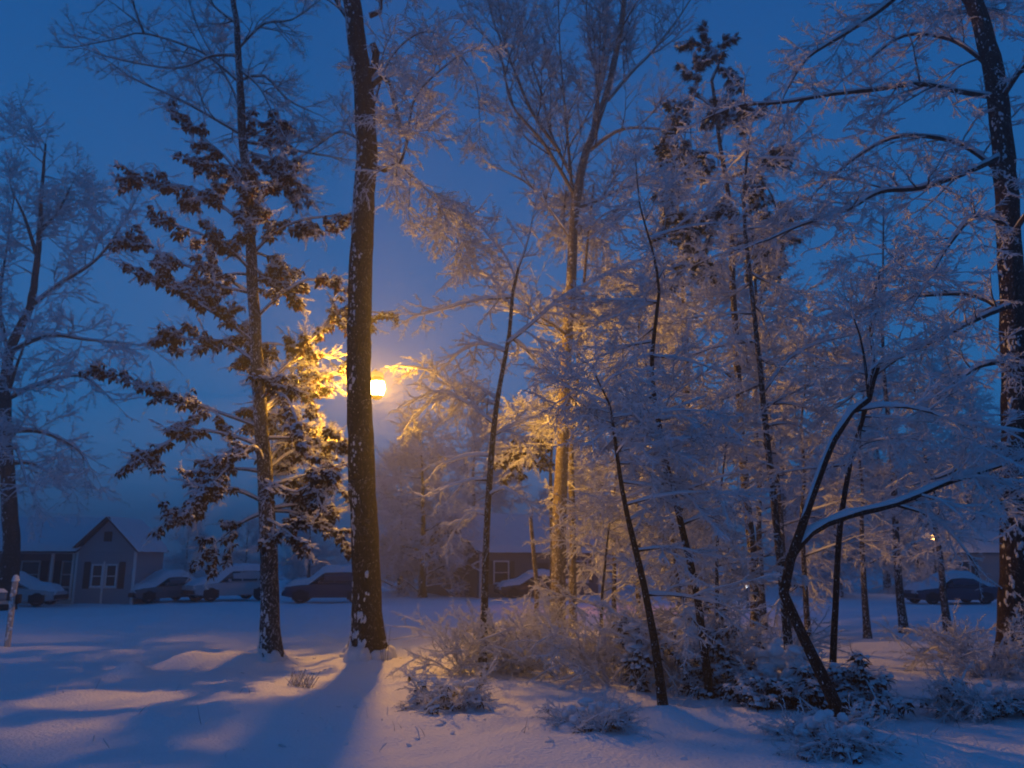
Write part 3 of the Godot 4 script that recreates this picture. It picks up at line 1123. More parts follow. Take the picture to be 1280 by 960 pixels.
func _ready() -> void:
	# camera
	var cam := Camera3D.new()
	cam.name = "camera"
	add_child(cam)
	cam.position = EYE
	cam.rotation.x = PITCH
	cam.far = 3000.0
	cam.near = 0.1
	var lens := CameraAttributesPhysical.new()
	lens.frustum_focal_length = 25.72
	lens.frustum_focus_distance = 4.0
	lens.exposure_aperture = 2.9
	cam.attributes = lens
	cam.fov = rad_to_deg(2.0 * atan(480.0 / F))
	cam.current = true
	# sky and air
	var env := Environment.new()
	env.background_mode = Environment.BG_SKY
	var sky := Sky.new()
	var sm := ProceduralSkyMaterial.new()
	sm.sky_top_color = lin(0.004, 0.070, 0.27)
	sm.sky_horizon_color = lin(0.034, 0.23, 0.58)
	sm.sky_curve = 0.25
	sm.ground_bottom_color = lin(0.010, 0.05, 0.16)
	sm.ground_horizon_color = lin(0.018, 0.08, 0.28)
	sky.sky_material = sm
	env.sky = sky
	env.background_energy_multiplier = 1.0
	env.tonemap_mode = Environment.TONE_MAPPER_LINEAR
	env.tonemap_exposure = 1.0
	env.volumetric_fog_enabled = true
	env.volumetric_fog_density = 0.005
	env.volumetric_fog_albedo = Color(0.95, 0.97, 1.0)
	env.volumetric_fog_anisotropy = 0.5
	env.sdfgi_enabled = true
	env.ssao_enabled = true
	env.ssil_enabled = true
	var we := WorldEnvironment.new()
	we.name = "environment"
	we.environment = env
	add_child(we)

	n_big.seed = 4
	n_big.frequency = 0.22
	n_small.seed = 9
	n_small.frequency = 1.1
	n_rough.seed = 21
	n_rough.frequency = 0.9
	make_materials()
	make_pieces()
	# drifts: [x, z, half width, half depth, height]
	for q in [[178, 17.2, 0.45, 0.35, 0.26], [250, 18.2, 0.7, 0.45, 0.34], [300, 18.6, 0.6, 0.5, 0.26], [120, 14.5, 1.3, 0.7, 0.10], [460, 18.6, 0.9, 0.7, 0.10], [700, 15.5, 2.2, 1.2, 0.12], [900, 12.5, 1.6, 0.9, 0.12], [1050, 10.8, 1.2, 0.7, 0.14], [640, 11.0, 1.0, 0.6, 0.06], [300, 32.5, 14.0, 0.9, 0.18], [1150, 30.0, 6.0, 0.8, 0.16]]:
		var m := at(q[0], 700, q[1])
		mounds.append([m.x, m.z, q[2], q[3], q[4]])
	for q in [[338, 18.9, 0.55, 0.12], [459, 18.7, 0.85, 0.14], [603, 17.0, 0.4, 0.08], [829, 12.7, 0.35, 0.07], [888, 13.7, 0.35, 0.07], [990, 15.6, 0.4, 0.08], [1055, 11.7, 0.4, 0.09], [1270, 17.5, 0.9, 0.12]]:
		var m := spot(q[0], q[1])
		mounds.append([m.x, m.z, q[2], q[2], q[3]])
	make_ground()
	make_street_lamp()
	make_left_house()
	make_far_things()
	make_trees()
	make_thicket()
	make_shrubs()
	make_details()

func make_far_things() -> void:
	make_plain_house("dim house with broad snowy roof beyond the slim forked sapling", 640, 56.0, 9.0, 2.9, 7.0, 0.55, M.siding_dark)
	var garage := make_plain_house("pale gabled house standing beyond the yard lamp and long sedan", 1235, 58.0, 8.0, 2.9, 7.5, -0.35, M.siding)
	var gl := at(1173, 672, 52.5)
	small_lamp("lamp_post", "small bright yard lamp on post above the snowed in sedan", gl, spot(1173, 52.5), 0.11, glow(Color(1.0, 0.72, 0.38), 14.0), Color(1.0, 0.72, 0.4), 2.2)
	var am := at(768, 668, 38.0)
	small_lamp("lamp_post", "faint amber lamp on post glimmering through the thicket twigs", am, spot(768, 38.0), 0.13, glow(Color(1.0, 0.55, 0.12), 10.0), Color(1.0, 0.55, 0.15), 7.0)
	var wl := at(935, 733, 40.0)
	small_lamp("path_lamp", "tiny white path light low among the thicket stems", wl, spot(935, 40.0), 0.045, glow(Color(0.9, 0.95, 1.0), 6.0), Color(0.9, 0.95, 1.0), 0.15)
	# cars
	make_car("snow blanketed dark sport utility car seen side on between the two trunks", spot(412, 45.0), 0.12, M.paint_blue, "suv", "")
	make_car("low sedan buried in snow parked in front of the house porch", spot(14, 41.0), PI + 0.15, M.paint_pale, "sedan", "")
	make_car("blue grey sedan under snow turned towards the street beside the house", spot(203, 45.5), 1.0, M.paint_grey, "sedan", "")
	make_car("pale tall car heaped with snow behind the leafy oak", spot(286, 46.5), 0.75, M.paint_pale, "suv", "")
	make_car("dark long sedan capped with snow below the bright yard lamp", spot(1188, 43.5), 0.08, M.paint_blue, "sedan", "")
	make_car("dark sedan half hidden behind the pale barked tree near the dim house", spot(668, 50.0), 0.2, M.paint_dark, "sedan", "")

func make_trees() -> void:
	rng.seed = 101
	# ---- the tall dark trunk in front of the lamp
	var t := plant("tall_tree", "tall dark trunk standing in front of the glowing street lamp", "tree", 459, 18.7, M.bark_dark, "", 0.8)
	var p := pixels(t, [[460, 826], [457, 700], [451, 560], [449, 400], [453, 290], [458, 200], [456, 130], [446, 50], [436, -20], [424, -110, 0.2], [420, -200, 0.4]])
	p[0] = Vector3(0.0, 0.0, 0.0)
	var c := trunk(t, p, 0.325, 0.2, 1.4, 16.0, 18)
	# broken stub and bent limb at the upper right
	var up := {"kd": 2.6, "kl": 1.3, "lev": 1, "sp": 4.0, "ss": 0.8, "kd2": 3.0, "sag": 0.05}
	limb(t, pixels(t, [[458, 95], [468, 84], [470, 66], [466, 56]]), 0.11, 0.09, {"kd": 0.0, "kl": 0.01, "kind": "none", "lev": 0, "sp": 0.0})
	limb(t, pixels(t, [[462, 110], [478, 96], [488, 104], [493, 125], [499, 160, 0.3]]), 0.08, 0.04, {"kd": 2.5, "kl": 0.9, "lev": 1, "sp": 4.0, "ss": 0.7})
	limb(t, pixels(t, [[459, 200], [480, 214, -0.3], [497, 209, -0.5], [508, 180, -0.6], [520, 120, -0.8], [560, 80, -1.0]]), 0.05, 0.015, {"kd": 3.6, "kl": 1.3, "lev": 1, "sp": 5.0, "ss": 0.75, "sag": 0.12, "up": -0.05})
	limb(t, pixels(t, [[499, 205, -0.5], [520, 225, -0.6], [545, 250, -0.9], [572, 300, -1.0]]), 0.03, 0.01, {"kd": 5.0, "kl": 1.2, "lev": 1, "sp": 5.0, "ss": 0.75, "sag": 0.16})
	limb(t, pixels(t, [[462, 20], [475, 15], [478, -10, 0.3], [500, -60, 0.5], [540, -120, 0.5]]), 0.07, 0.02, up)
	limb(t, pixels(t, [[440, 30], [420, 0, 0.6], [395, -60, 1.0], [360, -110, 1.6]]), 0.06, 0.02, up)
	limb(t, pixels(t, [[450, 175], [425, 165, 0.8], [400, 180, 1.4], [372, 200, 1.8]]), 0.028, 0.01, {"kd": 3.2, "kl": 0.9, "lev": 1, "sp": 3.0, "ss": 0.6, "kind": "thin"})
	limb(t, pixels(t, [[462, 150], [490, 70, 1.0], [540, 40, 1.6], [590, 90, 2.0], [600, 150, 2.2]]), 0.03, 0.01, {"kd": 3.2, "kl": 1.1, "lev": 1, "sp": 3.5, "ss": 0.7, "sag": 0.1})
	side_limbs(t, c, 9, 0.86, 1.0, 3.2, 0.7, up, 0.2)
	collar(t, 0.42)
	finish(t)

	# ---- the oak that kept its brown leaves
	rng.seed = 202
	t = plant("oak_tree", "young oak holding clusters of brown leaves under snow beside the street lamp", "tree", 338, 18.9, M.bark_oak, "", 1.0)
	p = pixels(t, [[339, 826], [336, 700], [333, 620], [326, 520], [320, 430], [315, 330], [308, 230], [301, 130], [298, 60], [290, -20], [284, -90]])
	p[0] = Vector3.ZERO
	c = trunk(t, p, 0.215, 0.05, 1.3, 30.0, 14)
	var lf := {"kd": 2.3, "kl": 0.85, "lev": 1, "kd2": 3.5, "sp": 2.2, "ss": 0.5, "leaf": 17.0, "ls": 0.72, "sag": 0.07, "from": 0.25}
	for q in [
		[[333, 640], [300, 655, 0.3], [262, 685, 0.5]],
		[[333, 630], [290, 612, -0.4], [255, 625, -0.8], [225, 640, -1.0]],
		[[332, 620], [360, 606, 0.8], [395, 600, 1.8], [425, 612, 2.6]],
		[[330, 605], [352, 585, 1.2], [380, 560, 2.6], [405, 545, 3.8]],
		[[332, 640], [360, 640, 0.5], [405, 655, 0.8], [420, 670, 1.0]],
		[[331, 590], [365, 565, 1.0], [400, 552, 2.2], [428, 555, 3.2]],
		[[328, 560], [290, 545, -0.2], [240, 540, -0.5], [180, 570, -0.8]],
		[[327, 535], [285, 520, 0.4], [230, 500, 0.9], [165, 480, 1.2], [130, 470, 1.4]],
		[[326, 520], [350, 500, 1.2], [385, 480, 2.4], [425, 462, 3.4]],
		[[324, 490], [360, 455, 0.8], [395, 420, 1.8], [430, 390, 2.8], [478, 392, 3.6]],
		[[321, 455], [285, 430, 0.3], [250, 425, 0.6], [215, 425, 1.0]],
		[[320, 430], [280, 400, -0.6], [240, 375, -1.0], [200, 350, -1.3]],
		[[318, 400], [350, 370, 0.2], [385, 350, 0.4], [415, 355, 0.6]],
		[[317, 370], [275, 345, 0.5], [225, 330, 1.0], [165, 305, 1.6]],
		[[315, 340], [285, 310, -0.4], [255, 295, -0.7], [215, 280, -0.9]],
		[[314, 320], [345, 290, 0.3], [380, 275, 0.5], [425, 270, 0.9]],
		[[312, 290], [280, 260, 0.3], [235, 235, 0.6], [180, 230, 0.8]],
		[[311, 270], [335, 240, -0.3], [350, 225, -0.5]],
		[[308, 230], [280, 195, 0.2], [255, 175, 0.4], [232, 150, 0.5]],
		[[330, 580], [320, 560, -0.7], [300, 570, -1.4], [270, 600, -1.9]],
		[[326, 500], [340, 490, -0.8], [360, 500, -1.5], [372, 530, -1.9]],
		[[333, 650], [345, 655, -0.6], [365, 670, -1.0]],
		[[330, 600], [340, 605, -0.7], [372, 615, -1.2], [395, 600, -1.4]]]:
		limb(t, pixels(t, q), 0.035, 0.010, lf)
	side_limbs(t, c, 24, 0.17, 0.72, 1.5, 0.2, lf, 0.45)
	collar(t, 0.26)
	var laden := {"kd": 3.4, "kl": 0.6, "lev": 1, "kd2": 3.0, "sp": 4.5, "ss": 0.5, "sag": 0.1, "snow": 1.6}
	for q in [
		[[330, 585], [355, 556, 1.3], [390, 545, 2.6], [432, 556, 3.6]],
		[[331, 600], [348, 572, 1.5], [385, 560, 3.0], [412, 548, 4.0]],
		[[326, 515], [355, 490, 1.4], [390, 470, 2.8], [428, 468, 3.8]],
		[[324, 495], [350, 468, 1.0], [380, 446, 2.2], [420, 448, 3.2]]]:
		limb(t, pixels(t, q), 0.028, 0.009, laden)
	var bare := {"kd": 3.0, "kl": 0.95, "lev": 1, "kd2": 3.2, "sp": 3.0, "ss": 0.6, "kind": "thin", "sag": 0.0, "up": 0.05, "snow": 0.5}
	for q in [
		[[301, 105], [275, 82, 0.2], [245, 62, 0.3], [180, 42, 0.3], [150, 48, 0.4], [100, 58, 0.5]],
		[[180, 42, 0.3], [170, 15, 0.2], [158, -20, 0.1]],
		[[300, 70], [265, 70, -0.4], [225, 85, -0.8], [175, 80, -1.0], [130, 70, -1.2]],
		[[305, 170], [270, 150, 0.5], [225, 125, 0.8], [170, 100, 1.2], [140, 80, 1.4]],
		[[303, 150], [290, 110, 0.5], [250, 40, 1.0], [230, -20, 1.2]],
		[[302, 100], [330, 95, 0.3], [360, 125, 0.6], [390, 140, 0.8]],
		[[299, 60], [330, 30, -0.2], [365, 25, -0.4], [400, 0, -0.6]],
		[[296, 30], [265, 5, 0.5], [230, -40, 0.8]],
		[[308, 178], [350, 185, 0.4], [390, 192, 0.7], [435, 200, 1.0]],
		[[352, 187, 0.4], [366, 215, 0.4], [382, 258, 0.4]],
		[[300, 88], [325, 110, -0.5], [345, 150, -0.8], [356, 172, -1.0]],
		[[290, -10], [320, -60, 0.3], [350, -120, 0.6]],
		[[288, -40], [250, -90, 0.3], [220, -140, 0.5]]]:
		limb(t, pixels(t, q), 0.035, 0.010, bare)
	finish(t)

	# ---- slim forked sapling right of the lamp
	rng.seed = 303
	t = plant("sapling", "slim forked sapling with amber lit snowy boughs reaching to the lamp", "tree", 603, 17.0, M.bark_oak, "", 1.15)
	p = pixels(t, [[603, 843], [606, 740], [609, 650], [617, 540], [625, 480], [637, 415], [641, 365], [648, 335]])
	p[0] = Vector3.ZERO
	c = trunk(t, p, 0.085, 0.03, 1.2, 8.0, 9)
	var sap := {"kd": 3.6, "kl": 0.55, "lev": 1, "kd2": 3.0, "sp": 4.5, "ss": 0.5, "sag": 0.13, "snow": 1.5}
	for q in [
		[[634, 430], [665, 405, -0.3], [700, 375, -0.5], [745, 350, -0.8], [800, 325, -1.0]],
		[[645, 350], [635, 325, 0.2], [615, 300, 0.4], [590, 270, 0.7]],
		[[648, 335], [660, 300, 0.2], [670, 250, 0.3]],
		[[641, 372], [600, 375, 0.4], [560, 385, 0.8], [520, 395, 1.2]],
		[[640, 385], [610, 345, 0.9], [580, 340, 1.6]],
		[[632, 440], [600, 430, 0.6], [575, 440, 1.2], [560, 455, 1.8]],
		[[622, 500], [595, 485, 1.0], [555, 490, 2.2], [515, 525, 3.2]],
		[[622, 505], [580, 495, 1.6], [540, 465, 3.0], [500, 458, 4.4]],
		[[617, 530], [585, 505, 0.6], [550, 490, 1.0], [520, 500, 1.4]],
		[[614, 570], [585, 570, 0.6], [555, 580, 1.0]],
		[[612, 600], [590, 600, 0.2], [548, 612, 0.5]],
		[[609, 645], [590, 640, 0.3], [570, 660, 0.6]],
		[[616, 545], [645, 530, 0.6], [668, 520, 1.0]],
		[[611, 620], [630, 610, -0.3], [655, 625, -0.5]],
		[[636, 420], [660, 440, 0.8], [672, 455, 1.2]]]:
		limb(t, pixels(t, q), 0.028, 0.008, sap)
	finish(t)

	# ---- pale-barked tall tree, lamp-lit on one side, with a fan of limbs
	rng.seed = 404
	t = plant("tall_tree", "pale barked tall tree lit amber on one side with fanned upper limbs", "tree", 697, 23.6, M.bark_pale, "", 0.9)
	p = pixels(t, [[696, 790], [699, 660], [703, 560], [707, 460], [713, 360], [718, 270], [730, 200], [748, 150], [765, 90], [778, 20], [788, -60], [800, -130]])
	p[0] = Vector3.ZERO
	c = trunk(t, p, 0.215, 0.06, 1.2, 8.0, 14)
	var fan := {"kd": 1.8, "kl": 1.9, "lev": 1, "kd2": 2.6, "sp": 2.4, "ss": 0.85, "kind": "thin", "sag": -0.02, "up": 0.28, "snow": 0.8, "wob": 0.12}
	for q in [
		[[718, 265], [712, 200, 0.3], [705, 120, 0.6], [700, 60, 0.8], [697, -30, 0.9]],
		[[712, 215, 0.2], [690, 170, 0.8], [675, 110, 1.2], [655, 50, 1.5], [640, -30, 1.8]],
		[[700, 190, 0.4], [665, 140, -0.2], [640, 80, -0.4], [615, 20, -0.5], [600, -60, -0.5]],
		[[716, 240], [680, 180, -0.6], [640, 130, -1.0], [625, 70, -1.2], [590, 30, -1.3]],
		[[748, 150], [745, 90, 0.6], [735, 40, 0.9], [732, -30, 1.0]],
		[[760, 125], [790, 90, 0.3], [815, 65, 0.6], [850, 20, 0.8], [880, -30, 1.0]],
		[[735, 190], [770, 165, -0.5], [800, 160, -0.8], [850, 165, -1.0]],
		[[770, 70], [780, 20, -0.5], [775, -40, -0.8]],
		[[740, 170], [755, 60, 1.0], [760, 0, 1.4], [770, -80, 1.6]],
		[[715, 300], [690, 265, 0.8], [660, 230, 1.4], [610, 205, 1.8]],
		[[720, 260], [750, 250, 0.8], [780, 235, 1.2], [820, 230, 1.6]],
		[[709, 420], [690, 405, -0.8], [672, 395, -1.4]],
		[[712, 380], [735, 395, 1.0], [775, 390, 1.6], [800, 382, 2.0]]]:
		limb(t, pixels(t, q), 0.06, 0.014, fan)
	side_limbs(t, c, 5, 0.3, 0.6, 2.0, 0.15, {"kd": 2.4, "kl": 1.0, "lev": 1, "sp": 3.0, "ss": 0.8, "sag": 0.08}, 0.2, PI, TAU)
	finish(t)
	# its slimmer neighbour just behind
	t = plant("slim_tree", "slim grey trunk close behind the pale barked amber lit tree", "tree", 716, 24.8, M.bark_pale, "", 0.9)
	p = pixels(t, [[718, 785], [716, 680], [714, 560], [724, 440], [732, 330], [742, 230]])
	p[0] = Vector3.ZERO
	c = trunk(t, p, 0.125, 0.03, 1.2, 6.0, 10)
	side_limbs(t, c, 12, 0.35, 1.0, 2.0, 0.3, {"kd": 2.6, "kl": 1.2, "lev": 1, "sp": 4.0, "ss": 0.85, "sag": 0.08}, 0.3, PI, TAU)
	finish(t)
	# broken stick
	t = plant("dead_stem", "broken bare stem standing beside the pale barked tree", "tree", 668, 22.0, M.bark_pale, "", 0.6)
	p = pixels(t, [[674, 800], [671, 740], [667, 690], [663, 645]])
	p[0] = Vector3.ZERO
	trunk(t, p, 0.075, 0.05, 1.15, 6.0, 8)
	finish(t)

	# ---- bent foreground tree at the right
	rng.seed = 505
	t = plant("bent_tree", "dark bent tree with a long snow topped bough arching over the sedan", "tree", 1055, 11.7, M.bark_thin, "", 1.3)
	p = pixels(t, [[1055, 908], [1030, 850], [1003, 795], [980, 742], [988, 700], [1003, 655], [1022, 600], [1042, 550], [1064, 515], [1086, 500]])
	p[0] = Vector3.ZERO
	c = trunk(t, p, 0.085, 0.04, 1.1, 3.0, 10)
	part("snow_ridge", ridge_mesh(c, 0.03), M.snow, t.root)
	var arch := {"kd": 3.0, "kl": 0.8, "lev": 1, "kd2": 3.0, "sp": 4.5, "ss": 0.6, "sag": 0.10, "from": 0.3}
	limb(t, pixels(t, [[990, 695], [1015, 665, 0.1], [1060, 645, 0.2], [1120, 630, 0.3], [1180, 605, 0.5], [1235, 587, 0.8], [1300, 565, 1.2]]), 0.055, 0.03, arch)
	limb(t, pixels(t, [[1118, 631, 0.3], [1150, 640, 0.4], [1185, 662, 0.6], [1215, 700, 0.8]]), 0.022, 0.01, {"kd": 3.0, "kl": 0.5, "lev": 0, "sp": 4.0, "ss": 0.45, "sag": 0.1})
	limb(t, pixels(t, [[1064, 515], [1100, 508, 0.2], [1150, 512, 0.5], [1210, 530, 0.8], [1280, 540, 1.0]]), 0.028, 0.01, arch)
	limb(t, pixels(t, [[1086, 500], [1082, 460, 0.1], [1075, 420, 0.2], [1062, 385, 0.2]]), 0.025, 0.008, {"kd": 2.6, "kl": 0.6, "lev": 1, "sp": 3.0, "ss": 0.5})
	limb(t, pixels(t, [[1086, 500], [1092, 475], [1097, 460]]), 0.04, 0.032, {"kd": 0.0, "kl": 0.01, "lev": 0, "sp": 0.0, "kind": "none"})
	finish(t)
	t = plant("slim_tree", "thin dark stem rising just behind the bent foreground tree", "tree", 1046, 14.5, M.bark_thin, "", 1.0)
	p = pixels(t, [[1040, 870], [1044, 760], [1050, 660], [1064, 575], [1083, 508], [1092, 460], [1088, 400], [1100, 340]])
	p[0] = Vector3(p[0].x, 0, p[0].z)
	c = trunk(t, p, 0.06, 0.02, 1.1, 3.0, 8)
	side_limbs(t, c, 12, 0.5, 1.0, 1.6, 0.2, {"kd": 3.0, "kl": 0.8, "lev": 1, "sp": 4.0, "ss": 0.6, "sag": 0.08}, 0.3)
	finish(t)

	# ---- two dark leaning stems of the thicket
	rng.seed = 606
	var dn := {"kd": 2.7, "kl": 0.8, "lev": 1, "kd2": 3.2, "sp": 5.0, "ss": 0.6, "sag": 0.08}
	t = plant("slim_tree", "dark leaning stem ending in snowy twigs in front of the amber lamp glimmer", "tree", 829, 12.7, M.bark_thin, "", 1.2)
	p = pixels(t, [[830, 892], [818, 800], [800, 710], [783, 640], [770, 560], [762, 505], [745, 470]])
	p[0] = Vector3.ZERO
	c = trunk(t, p, 0.072, 0.009, 1.15, 3.0, 9)
	side_limbs(t, c, 11, 0.3, 1.0, 1.3, 0.2, dn, 0.2, PI * 1.4, TAU)
	side_limbs(t, c, 6, 0.75, 1.0, 0.9, 0.4, dn, 0.4)
	crown_tip(t, c, dn)
	collar(t, 0.09)
	finish(t)
	t = plant("slim_tree", "long dark stem leaning through the thicket from an evergreen clump upward", "tree", 888, 13.7, M.bark_thin, "", 1.2)
	p = pixels(t, [[889, 878], [872, 750], [854, 665], [832, 575], [815, 470], [820, 400], [824, 365], [815, 310], [800, 258], [795, 200]])
	p[0] = Vector3.ZERO
	c = trunk(t, p, 0.068, 0.008, 1.15, 2.5, 9)
	side_limbs(t, c, 20, 0.3, 1.0, 1.45, 0.2, dn, 0.1, PI, TAU)
	crown_tip(t, c, dn)
	collar(t, 0.09)
	finish(t)

	# ---- two lighter stems with hanging needle clumps above
	rng.seed = 707
	var pn := {"kd": 2.6, "kl": 0.9, "lev": 1, "kd2": 3.2, "sp": 13.0, "ss": 0.8, "kind": "tuft", "sag": 0.14, "from": 0.2}
	t = plant("pine_tree", "pine with drooping snow loaded needle clumps above its straight light stem", "tree", 945, 19.0, M.bark_oak, "", 1.2)
	p = pixels(t, [[948, 850], [942, 720], [930, 590], [923, 480], [916, 350], [912, 260], [900, 180], [890, 100]])
	p[0] = Vector3.ZERO
	c = trunk(t, p, 0.12, 0.04, 1.2, 6.0, 9)
	for q in [
		[[905, 200], [880, 190, -0.5], [850, 215, -0.9], [835, 260, -1.0]],
		[[908, 225], [940, 215, -0.4], [965, 245, -0.7], [975, 290, -0.8]],
		[[913, 280], [880, 275, 0.5], [855, 300, 0.8], [845, 330, 0.9]],
		[[915, 310], [935, 300, 0.5], [955, 320, 0.8]],
		[[900, 180], [910, 150, 0.6], [930, 140, 1.0]],
		[[895, 140], [870, 120, 0.3], [845, 140, 0.6], [835, 180, 0.7]],
		[[890, 100], [900, 70, 0.2], [880, 60, 0.3]],
		[[912, 260], [900, 255, -0.7], [890, 280, -1.3], [880, 320, -1.5]]]:
		limb(t, pixels(t, q), 0.04, 0.012, pn)
	limb(t, pixels(t, [[928, 560], [900, 540, -0.4], [865, 520, -0.6]]), 0.03, 0.012, {"kd": 2.0, "kl": 0.5, "lev": 0, "sp": 3.0, "ss": 0.5})
	limb(t, pixels(t, [[922, 478], [905, 465, -0.3], [885, 450, -0.4]]), 0.03, 0.012, {"kd": 2.0, "kl": 0.5, "lev": 0, "sp": 3.0, "ss": 0.5})
	finish(t)
	t = plant("slim_tree", "light grey stem right beside the drooping pine in the thicket", "tree", 990, 15.6, M.bark_oak, "", 1.1)
	p = pixels(t, [[990, 862], [977, 720], [962, 580], [952, 480], [938, 350], [930, 260], [935, 180]])
	p[0] = Vector3.ZERO
	c = trunk(t, p, 0.085, 0.025, 1.2, 6.0, 9)
	side_limbs(t, c, 18, 0.4, 1.0, 1.7, 0.15, dn, 0.2, PI, TAU)
	crown_tip(t, c, dn)
	limb(t, pixels(t, [[955, 490], [985, 450, 0.4], [1020, 430, 0.6], [1060, 420, 0.8]]), 0.03, 0.01, dn)
	finish(t)

	# ---- big dark tree at the right edge
	rng.seed = 808
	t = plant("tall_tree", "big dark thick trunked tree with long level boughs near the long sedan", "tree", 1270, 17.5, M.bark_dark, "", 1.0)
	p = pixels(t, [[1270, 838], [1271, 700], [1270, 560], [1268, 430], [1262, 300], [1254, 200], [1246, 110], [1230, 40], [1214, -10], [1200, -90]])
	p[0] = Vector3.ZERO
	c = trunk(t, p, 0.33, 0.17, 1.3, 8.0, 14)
	var bo := {"kd": 2.5, "kl": 1.2, "lev": 1, "kd2": 2.6, "sp": 2.6, "ss": 0.7, "sag": 0.06, "from": 0.15}
	for q in [
		[[1244, 122], [1200, 115, -0.3], [1150, 105, -0.7], [1095, 112, -1.0], [1040, 118, -1.4], [980, 128, -1.8], [925, 132, -2.0], [890, 145, -2.2]],
		[[1252, 195], [1210, 215, -0.6], [1150, 235, -1.0], [1100, 240, -1.4], [1060, 262, -1.8], [1000, 282, -2.2], [960, 300, -2.4]],
		[[1225, 30], [1190, -20, 0.5], [1150, -60, 0.8]],
		[[1160, -40, -1.0], [1110, 5, -1.2], [1060, 40, -1.4], [1010, 72, -1.6], [985, 110, -1.7]],
		[[1260, 280], [1220, 270, -1.0], [1190, 300, -1.6], [1165, 340, -2.0], [1148, 370, -2.2]],
		[[1268, 380], [1230, 395, -0.8], [1180, 420, -1.3], [1120, 450, -1.6], [1070, 490, -1.9]],
		[[1268, 400], [1220, 370, 0.5], [1150, 370, 1.0], [1100, 380, 1.3]],
		[[1256, 220], [1200, 180, 0.6], [1130, 170, 1.0], [1080, 190, 1.4], [1030, 230, 1.6]],
		[[1240, 85], [1190, 50, 0.8], [1130, 45, 1.3], [1080, 80, 1.6]],
		[[1268, 450], [1220, 460, -1.2], [1170, 500, -2.0]],
		[[1270, 560], [1230, 560, -0.6], [1190, 590, -1.0], [1160, 600, -1.2]],
		[[1262, 300], [1290, 260, -0.8], [1320, 240, -1.2]],
		[[1248, 130], [1275, 90, -0.6], [1300, 60, -1.0]],
		[[1270, 600], [1245, 620, -0.9], [1215, 650, -1.4]]]:
		limb(t, pixels(t, q), 0.065, 0.018, bo)
	side_limbs(t, c, 6, 0.88, 1.0, 3.0, 0.7, bo, 0.2)
	collar(t, 0.42)
	finish(t)

	# ---- dim leafless tree by the house at the left edge
	rng.seed = 909
	t = plant("yard_tree", "dim spreading tree with dense snowy twigs in front of the grey house", "tree", 6, 38.0, M.bark_dark, "", 1.3)
	p = pixels(t, [[14, 760], [14, 690], [10, 600], [6, 520], [12, 440], [38, 380], [48, 310], [52, 240], [57, 180]])
	p[0] = Vector3.ZERO
	c = trunk(t, p, 0.42, 0.05, 1.2, 4.0, 12)
	var yd := {"kd": 1.7, "kl": 2.0, "lev": 1, "kd2": 2.2, "sp": 2.0, "ss": 1.1, "sag": 0.03, "up": 0.08}
	for q in [
		[[36, 385], [75, 355, 0.6], [120, 325, 1.0], [150, 285, 1.3], [170, 250, 1.5]],
		[[12, 440], [60, 420, -0.8], [110, 425, -1.4], [165, 430, -2.0]],
		[[12, 450], [0, 380, 0.8], [10, 300, 1.2], [20, 230, 1.6]],
		[[8, 500], [50, 480, 0.5], [100, 470, 1.0], [130, 490, 1.4]],
		[[6, 520], [-40, 470, 0.5], [-90, 420, 1.0], [-120, 360, 1.4]],
		[[8, 540], [50, 540, -1.0], [95, 560, -1.8], [115, 590, -2.2]],
		[[10, 580], [40, 580, 1.0], [75, 600, 1.6]],
		[[10, 590], [-30, 590, -0.8], [-70, 600, -1.4]],
		[[50, 290], [75, 260, 0.4], [90, 230, 0.6]],
		[[46, 320], [30, 270, -0.5], [15, 240, -0.8]],
		[[10, 560], [20, 560, -2.0], [30, 590, -3.4], [40, 620, -4.2]],
		[[8, 500], [20, 460, -1.8], [35, 420, -3.0]]]:
		limb(t, pixels(t, q), 0.11, 0.02, yd)
	side_limbs(t, c, 8, 0.7, 1.0, 1.8, 0.6, yd, 0.4)
	crown_tip(t, c, yd)
	finish(t)

func ridge_mesh(c: Array, amount: float) -> ArrayMesh:
	var b := Buf.new()
	ridge(b, c[0], c[1], amount, 6)
	return commit(b)

